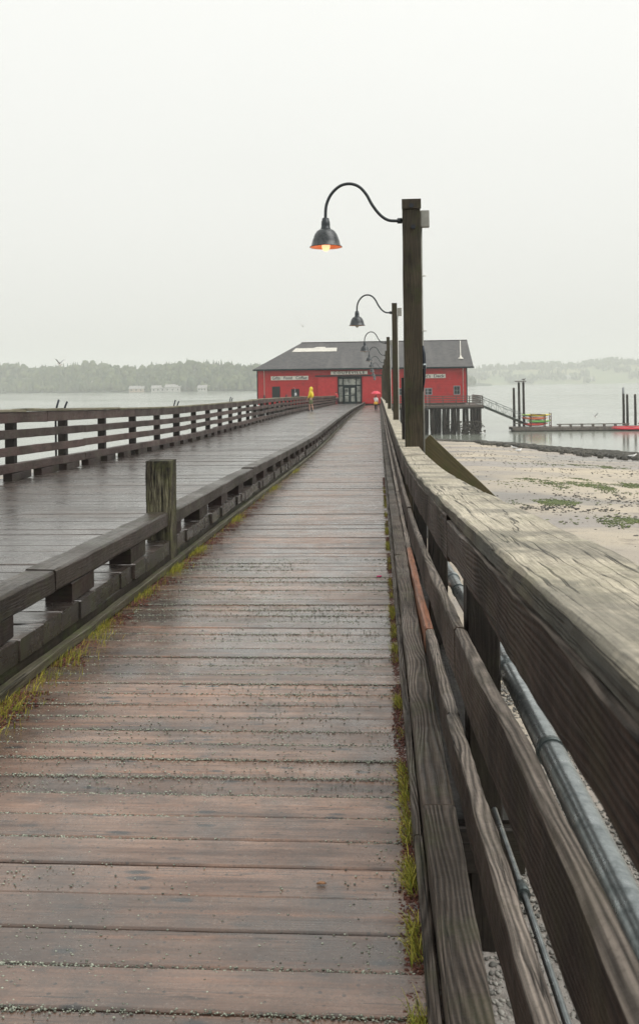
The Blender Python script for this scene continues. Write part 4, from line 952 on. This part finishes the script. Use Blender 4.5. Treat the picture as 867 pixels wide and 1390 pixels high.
mb.tube([(2.2*math.cos(a), .43*math.sin(a), .23) for a in [k*2*math.pi/24 for k in range(25)]], .03, 6); mb.build('gunwale', M['redboat'], rb)

# ------------------------------------------------------------------ birds
def gull(loc, rz, lab, flying=False, dark=False, scale=1., group=None):
    o = thing('gull' if not dark else 'dark_bird', lab, 'gull' if not dark else 'bird', loc, rz, group); o.scale = (scale,)*3
    prof = [(-.25, .006, .03), (-.18, .035, .02), (-.08, .062, .005), (.02, .072, 0), (.10, .062, .02), (.15, .04, .055), (.18, .036, .085), (.215, .036, .10), (.24, .022, .098), (.255, .008, .094)]
    base = .13 if not flying else 0
    mb = MB(); mb.loft([[(x, r_*math.cos(a), base+z+r_*math.sin(a)) for a in [k*2*math.pi/10 for k in range(10)]] for (x, r_, z) in prof]); mb.build('body', M['gull'] if not dark else M['darkbird'], o)
    mb = MB(); mb.tube([(.25, 0, base+.094), (.30, 0, base+.086)], [.010, .003], 6); mb.build('beak', M['beak'], o)
    wm = M['gullwing'] if not dark else M['darkbird']
    for s in (-1, 1):
        mb = MB()
        if flying:
            st = [(.0, .05, .15, .02), (.22, .24, .15, .012), (.38, .36, .12, .010), (.54, .40, .03, .004)]
            mb.loft([[(.06-ch*.6-(.12 if q == 3 else 0), s*y_, z_), (.06+ch*.3-(.12 if q == 3 else 0), s*y_, z_+t_*.3), (.06-ch*.1-(.12 if q == 3 else 0), s*y_, z_+t_)] for q, (y_, z_, ch, t_) in enumerate(st)])
        else:
            mb.loft([[(x, s*(.055+.012*math.cos(a)), base+.02+hh*math.sin(a)) for a in [k*2*math.pi/8 for k in range(8)]] for (x, hh) in ((-.27, .005), (-.15, .03), (0, .045), (.08, .02))])
        mb.build('wing', wm, o)
    if not flying:
        for s in (-1, 1): mb = MB(); mb.tube([(.01, s*.03, base-.05), (.0, s*.03, 0), (.035, s*.03, 0)], .006, 6); mb.build('leg', M['beak'], o)
    return o
GG = 'gulls on the beach'
for (x, y, rz, lab) in [(9.55, 64.8, .6, 'white gull on the beach just in front of the dark weed bank, left one'), (9.9, 69.5, 2.2, 'white gull behind the dark weed bank near the water'),
                        (16.6, 62.5, .2, 'white gull on the dark weed bank, right of the middle'), (18.9, 66.5, 2.9, 'white gull at the water edge near the right frame edge')]:
    gull((x, y, beach_z(x, y)+.02), rz, lab, scale=1.25, group=GG)
gull((11.6, 106.4, .02), .3, 'white gull floating beside the corner piles of the platform', scale=1.2)
gull((17.75, 115.6, 6.06), .4, 'dark bird standing on the small platform above the mooring piles', dark=True, scale=1.1)
gull((-10.41, 30, EYE+.74), 2.75, 'white gull flying low before the hills on the left', flying=True, scale=.46)
gull((-4.82, 60, EYE+3.73), 1.9, 'small distant gull flying in the sky above the building', flying=True, scale=.6)
gull((26.2, 115, 1.55), 3.6, 'pale gull flying low over the float dock', flying=True, scale=1.1)

# ------------------------------------------------------------------ seaweed, algae, stones
def scatter(name, n, pts, mat, lab, smin, smax, flat_=.5, cat='seaweed'):
    mb = MB(); rng = random.Random(name)
    for i in range(n):
        x, y = pts(rng)
        s = rng.uniform(smin, smax); mb.blob((x, y, beach_z(x, y)+s*flat_*.35), s*rng.uniform(.8, 1.8), s, s*flat_, 6, 4, rng.random(), .4, rng.random()*6)
    tag(mb.build(name, mat), lab, cat, kind='stuff')
M['weedbank'] = grassmat('dark_seaweed', (.018, .017, .014), (.07, .065, .05))
def bandpts(rng):
    while True:
        x = rng.uniform(9, 34); d = rng.gauss(11+1.2*math.sin(x*.5), 4.2 if x > 12 else 2.2); y = shore(x)-d
        if mnoise.noise(Vector((x*.22, (y+x*1.2)*.16, 2)))+.5*mnoise.noise(Vector((x*.9, y*.5, 6))) > rng.uniform(-.3, .3)-(.3 if d < 13 else 0): return x, y
scatter('seaweed_bank', 15000, bandpts, M['weedbank'], 'dark bank of seaweed and mussels along the right water edge', .07, .20, .9)
def band2(rng):
    x = rng.gauss(8, 1.9); return x, 92.5+rng.gauss(0, .9)-.5*(x-8)
scatter('seaweed_tongue', 1800, band2, M['weedbank'], 'narrow dark tongue of weed on the sand by the platform piles', .06, .18, .55)
def patch(cs):
    def f(rng):
        while True:
            cx, cy, rx, ry = rng.choice(cs); x = cx+rng.gauss(0, rx); y = cy+rng.gauss(0, ry)
            if mnoise.noise(Vector((x*1.1, y*.45, 5))) > rng.uniform(-.25, .3): return x, y
    return f
M['algae'] = grassmat('green_algae', (.03, .05, .012), (.12, .15, .035))
scatter('green_algae', 5200, patch([(8.6, 38.5, 1.5, .9), (9.8, 37.2, 1.4, .6), (7.9, 41, .8, .4), (5.7, 31.3, .55, .45), (7.2, 26.5, .8, .6), (11, 36.2, 1.2, .8), (12.5, 52, 2, .6)]), M['algae'], 'patches of green algae on the sand at the right', .012, .05, .35, 'algae')
scatter('dark_wrack', 1000, patch([(6.9, 29.5, .7, .8), (5.1, 29.6, .35, .6), (7.6, 33.5, .8, .8), (12, 47, 2.5, 1.2), (8, 55, 4, 1.5), (4.9, 60, 2, 1.4), (9.5, 31, 1., 1.)]), M['weedbank'], 'scattered dark bits of wrack on the sand', .01, .05, .4)
M['stone'] = grassmat('beach_stones', (.06, .058, .052), (.26, .25, .225))
scatter('beach_stones', 26000, lambda rng: (rng.uniform(.2, 2.6)**1.0, rng.uniform(.5, 14)), M['stone'], 'pebbles on the beach right under the railing', .004, .020, .6, 'pebbles')
scatter('shore_pebbles', 1500, lambda rng: (rng.uniform(2, 22), rng.uniform(22, 80)), M['stone'], 'sparse pebbles dotted over the open sand', .012, .05, .5, 'pebbles')

# ------------------------------------------------------------------ people
def skinmesh(name, verts, edges, radii, mat, parent, root=0, sub=1):
    me = bpy.data.meshes.new(name); me.from_pydata(verts, edges, []); me.materials.append(mat)
    o = bpy.data.objects.new(name, me); C.objects.link(o)
    if parent: o.parent = parent
    sk = o.modifiers.new('skin', 'SKIN'); sk.use_smooth_shade = True
    lay = me.skin_vertices[0].data if me.skin_vertices else None
    if lay is None:
        # create layer through an edit of the evaluated mesh
        import bmesh
        bm = bmesh.new(); bm.from_mesh(me); bm.verts.layers.skin.verify(); bm.to_mesh(me); bm.free(); lay = me.skin_vertices[0].data
    for i, r_ in enumerate(radii):
        lay[i].radius = r_ if isinstance(r_, tuple) else (r_, r_); lay[i].use_root = (i == root)
    s = o.modifiers.new('sub', 'SUBSURF'); s.levels = sub; s.render_levels = sub
    return o
def person(lab, loc, rz, H, coat, legm, lowm, shoem, stride=.12, hood=None, arm_up=False, bare=False, hairm=None):
    """faces +X locally; H standing height"""
    o = thing('person', lab, 'person', loc, rz); k = H/1.75
    J = dict(pel=(0, 0, .95), wst=(0, 0, 1.08), ch=(.01, 0, 1.32), nk=(.01, 0, 1.49), hd=(.03, 0, 1.60), tp=(.02, 0, 1.70))
    for s, n in ((-1, 'r'), (1, 'l')):
        J['hip'+n] = (0, s*.09, .90); J['kn'+n] = (s*stride*.6+.03, s*.10, .50); J['an'+n] = (s*stride-.02, s*.10, .09); J['to'+n] = (s*stride+.13, s*.11, .03)
        J['sh'+n] = (0, s*.18, 1.42); J['el'+n] = (-.02+.08*s, s*.24, 1.14); J['wr'+n] = (.12+.05*s, s*.22, .95); J['pa'+n] = (.17+.05*s, s*.215, .89)
    if arm_up: J['ell'] = (.14, .20, 1.20); J['wrl'] = (.20, .14, 1.38); J['pal'] = (.21, .13, 1.45)
    keys = list(J); P = [tuple(c*k for c in J[q]) for q in keys]; I = {q: i for i, q in enumerate(keys)}
    E = [('pel', 'wst'), ('wst', 'ch'), ('ch', 'nk'), ('nk', 'hd'), ('hd', 'tp')]
    rad = dict(pel=(.13, .10), wst=(.12, .09), ch=(.15, .10), nk=.055, hd=(.085, .10), tp=.06)
    for n in 'rl':
        E += [('pel', 'hip'+n), ('hip'+n, 'kn'+n), ('kn'+n, 'an'+n), ('an'+n, 'to'+n), ('ch', 'sh'+n), ('sh'+n, 'el'+n), ('el'+n, 'wr'+n), ('wr'+n, 'pa'+n)]
        rad.update({'hip'+n: .085, 'kn'+n: .058, 'an'+n: .04, 'to'+n: .035, 'sh'+n: .06, 'el'+n: .043, 'wr'+n: .03, 'pa'+n: (.036, .018)})
    fv = []; fe = []; fr = []
    for n in 'rl':
        b = Vector(J['pa'+n]); w_ = Vector(J['wr'+n]); d = (b-w_).normalized(); side = d.cross(Vector((0, 1, 0))).normalized()
        for q in range(4):
            r0 = b+side*(.012*(q-1.5)*1.4); Lf = (.060, .072, .068, .052)[q]; i0 = len(P)+len(fv)
            fv += [tuple(r0*k), tuple((r0+d*Lf*.55)*k), tuple((r0+d*Lf+Vector((.012, 0, 0)))*k)]; fe += [(I['pa'+n], i0), (i0, i0+1), (i0+1, i0+2)]; fr += [.009, .009, .007]
        i0 = len(P)+len(fv); r0 = (w_+b)/2+side*.03; fv += [tuple(r0*k), tuple((r0+side*.025+d*.03)*k)]; fe += [(I['wr'+n], i0), (i0, i0+1)]; fr += [.010, .008]
    R_ = [tuple(c*k for c in rad[q]) if isinstance(rad[q], tuple) else rad[q]*k for q in keys]
    skinmesh('body', P+fv, [(I[a], I[b]) for a, b in E]+fe, R_+[x*k for x in fr], M['skin'], o)
    def sub(name, ks, es, rd, m_): 
        return skinmesh(name, [tuple(c*k for c in J[q]) for q in ks], [(ks.index(a), ks.index(b)) for a, b in es], [tuple(c*k for c in x) if isinstance(x, tuple) else x*k for x in rd], m_, o)
    sub('coat', ['pel', 'wst', 'ch', 'nk', 'shr', 'elr', 'wrr', 'shl', 'ell', 'wrl'], [('pel', 'wst'), ('wst', 'ch'), ('ch', 'nk'), ('ch', 'shr'), ('shr', 'elr'), ('elr', 'wrr'), ('ch', 'shl'), ('shl', 'ell'), ('ell', 'wrl')],
        [(.24, .20), (.20, .17), (.21, .16), .09, .10, .08, .06, .10, .08, .06], coat)
    J['hem'] = (0, 0, .80)
    for n in 'rl':
        sub('trouser_leg', ['hip'+n, 'kn'+n]+([] if bare else ['an'+n]), [('hip'+n, 'kn'+n)]+([] if bare else [('kn'+n, 'an'+n)]), [.115, .085]+([] if bare else [.06]), legm)
        sub('boot', ['an'+n, 'to'+n], [('an'+n, 'to'+n)], [.062, .045], shoem)
    if hood:
        mb = MB(); 
        for (r0, z0) in (): pass
        prof = [(.10, 1.47), (.13, 1.52), (.135, 1.60), (.115, 1.70), (.07, 1.76), (.001, 1.78)]
        mb.lathe([(r_*k, z_*k) for r_, z_ in prof], (-.015*k, 0, 0), 14); mb.build('hood', hood, o)
        mb = MB(); mb.blob((.088*k, 0, 1.61*k), .045*k, .07*k, .09*k, 10, 8, .5, 0); mb.build('face', M['skin'], o)
    else:
        mb = MB(); mb.blob((-.01*k, 0, 1.655*k), .105*k, .10*k, .10*k, 12, 8, .5, .02); mb.build('hair', hairm or M['hair'], o)
    mb = MB(); mb.blob((.14*k, 0, 1.60*k), .018*k, .014*k, .022*k, 6, 5, .5, 0); mb.build('nose', M['skin'], o)
    for s in (-1, 1): mb = MB(); mb.blob((.122*k, s*.035*k, 1.63*k), .012*k, .012*k, .009*k, 6, 5, .5, 0); mb.build('eye', M['boot'], o)
    return o, k, J
person('person in a hooded yellow raincoat and shorts walking beside the left fence', (-4.50, 62, road(62)), R(170), 1.62, M['ycoat'], M['khaki'], M['skin'], M['boot'], .10, M['ycoat'], bare=True)
ch, k, J = person('child in a white jacket holding up a red umbrella on the walkway', (-.23, 74, deck(74)), R(75), 1.22, M['wcoat'], M['navy'], M['navy'], M['boot'], .04, None, arm_up=True)
mb = MB(); mb.lathe([(.21*k, .72*k), (.26*k, .80*k), (.23*k, .92*k), (.17*k, 1.05*k)], (0, 0, 0), 14); mb.build('skirt', M['ybag'], ch)
um = thing('umbrella', 'red umbrella held over the child in white', 'umbrella', (-.23+.02, 74.1, deck(74)+1.0))
mb = MB(); mb.tube([(0, 0, -.10), (0, 0, .60)], .010, 8); mb.build('shaft', M['bolt'], um)
mb = MB(); n = 16; ringsU = []
base = len(mb.v); prof = [(.001, .56), (.12, .55), (.24, .50), (.34, .42), (.39, .35)]
for (r_, z_) in prof:
    for q in range(n):
        a = 2*math.pi*q/n; e = 1 if q % 2 == 0 else .94; mb.v.append((r_*e*math.cos(a), r_*e*math.sin(a), z_+(0 if q % 2 == 0 else .015*(r_/.39))))
for i in range(len(prof)-1):
    for q in range(n): mb.face((base+i*n+q, base+i*n+(q+1) % n, base+(i+1)*n+(q+1) % n, base+(i+1)*n+q), None, .5, True)
mb.build('canopy', M['umb'], um)
person('person in a red coat standing by the left door jamb of the entrance', (-5.05, 111.2, road(111.2)), R(-60), 1.45, M['rcoat'], M['navy'], M['navy'], M['boot'], .05)
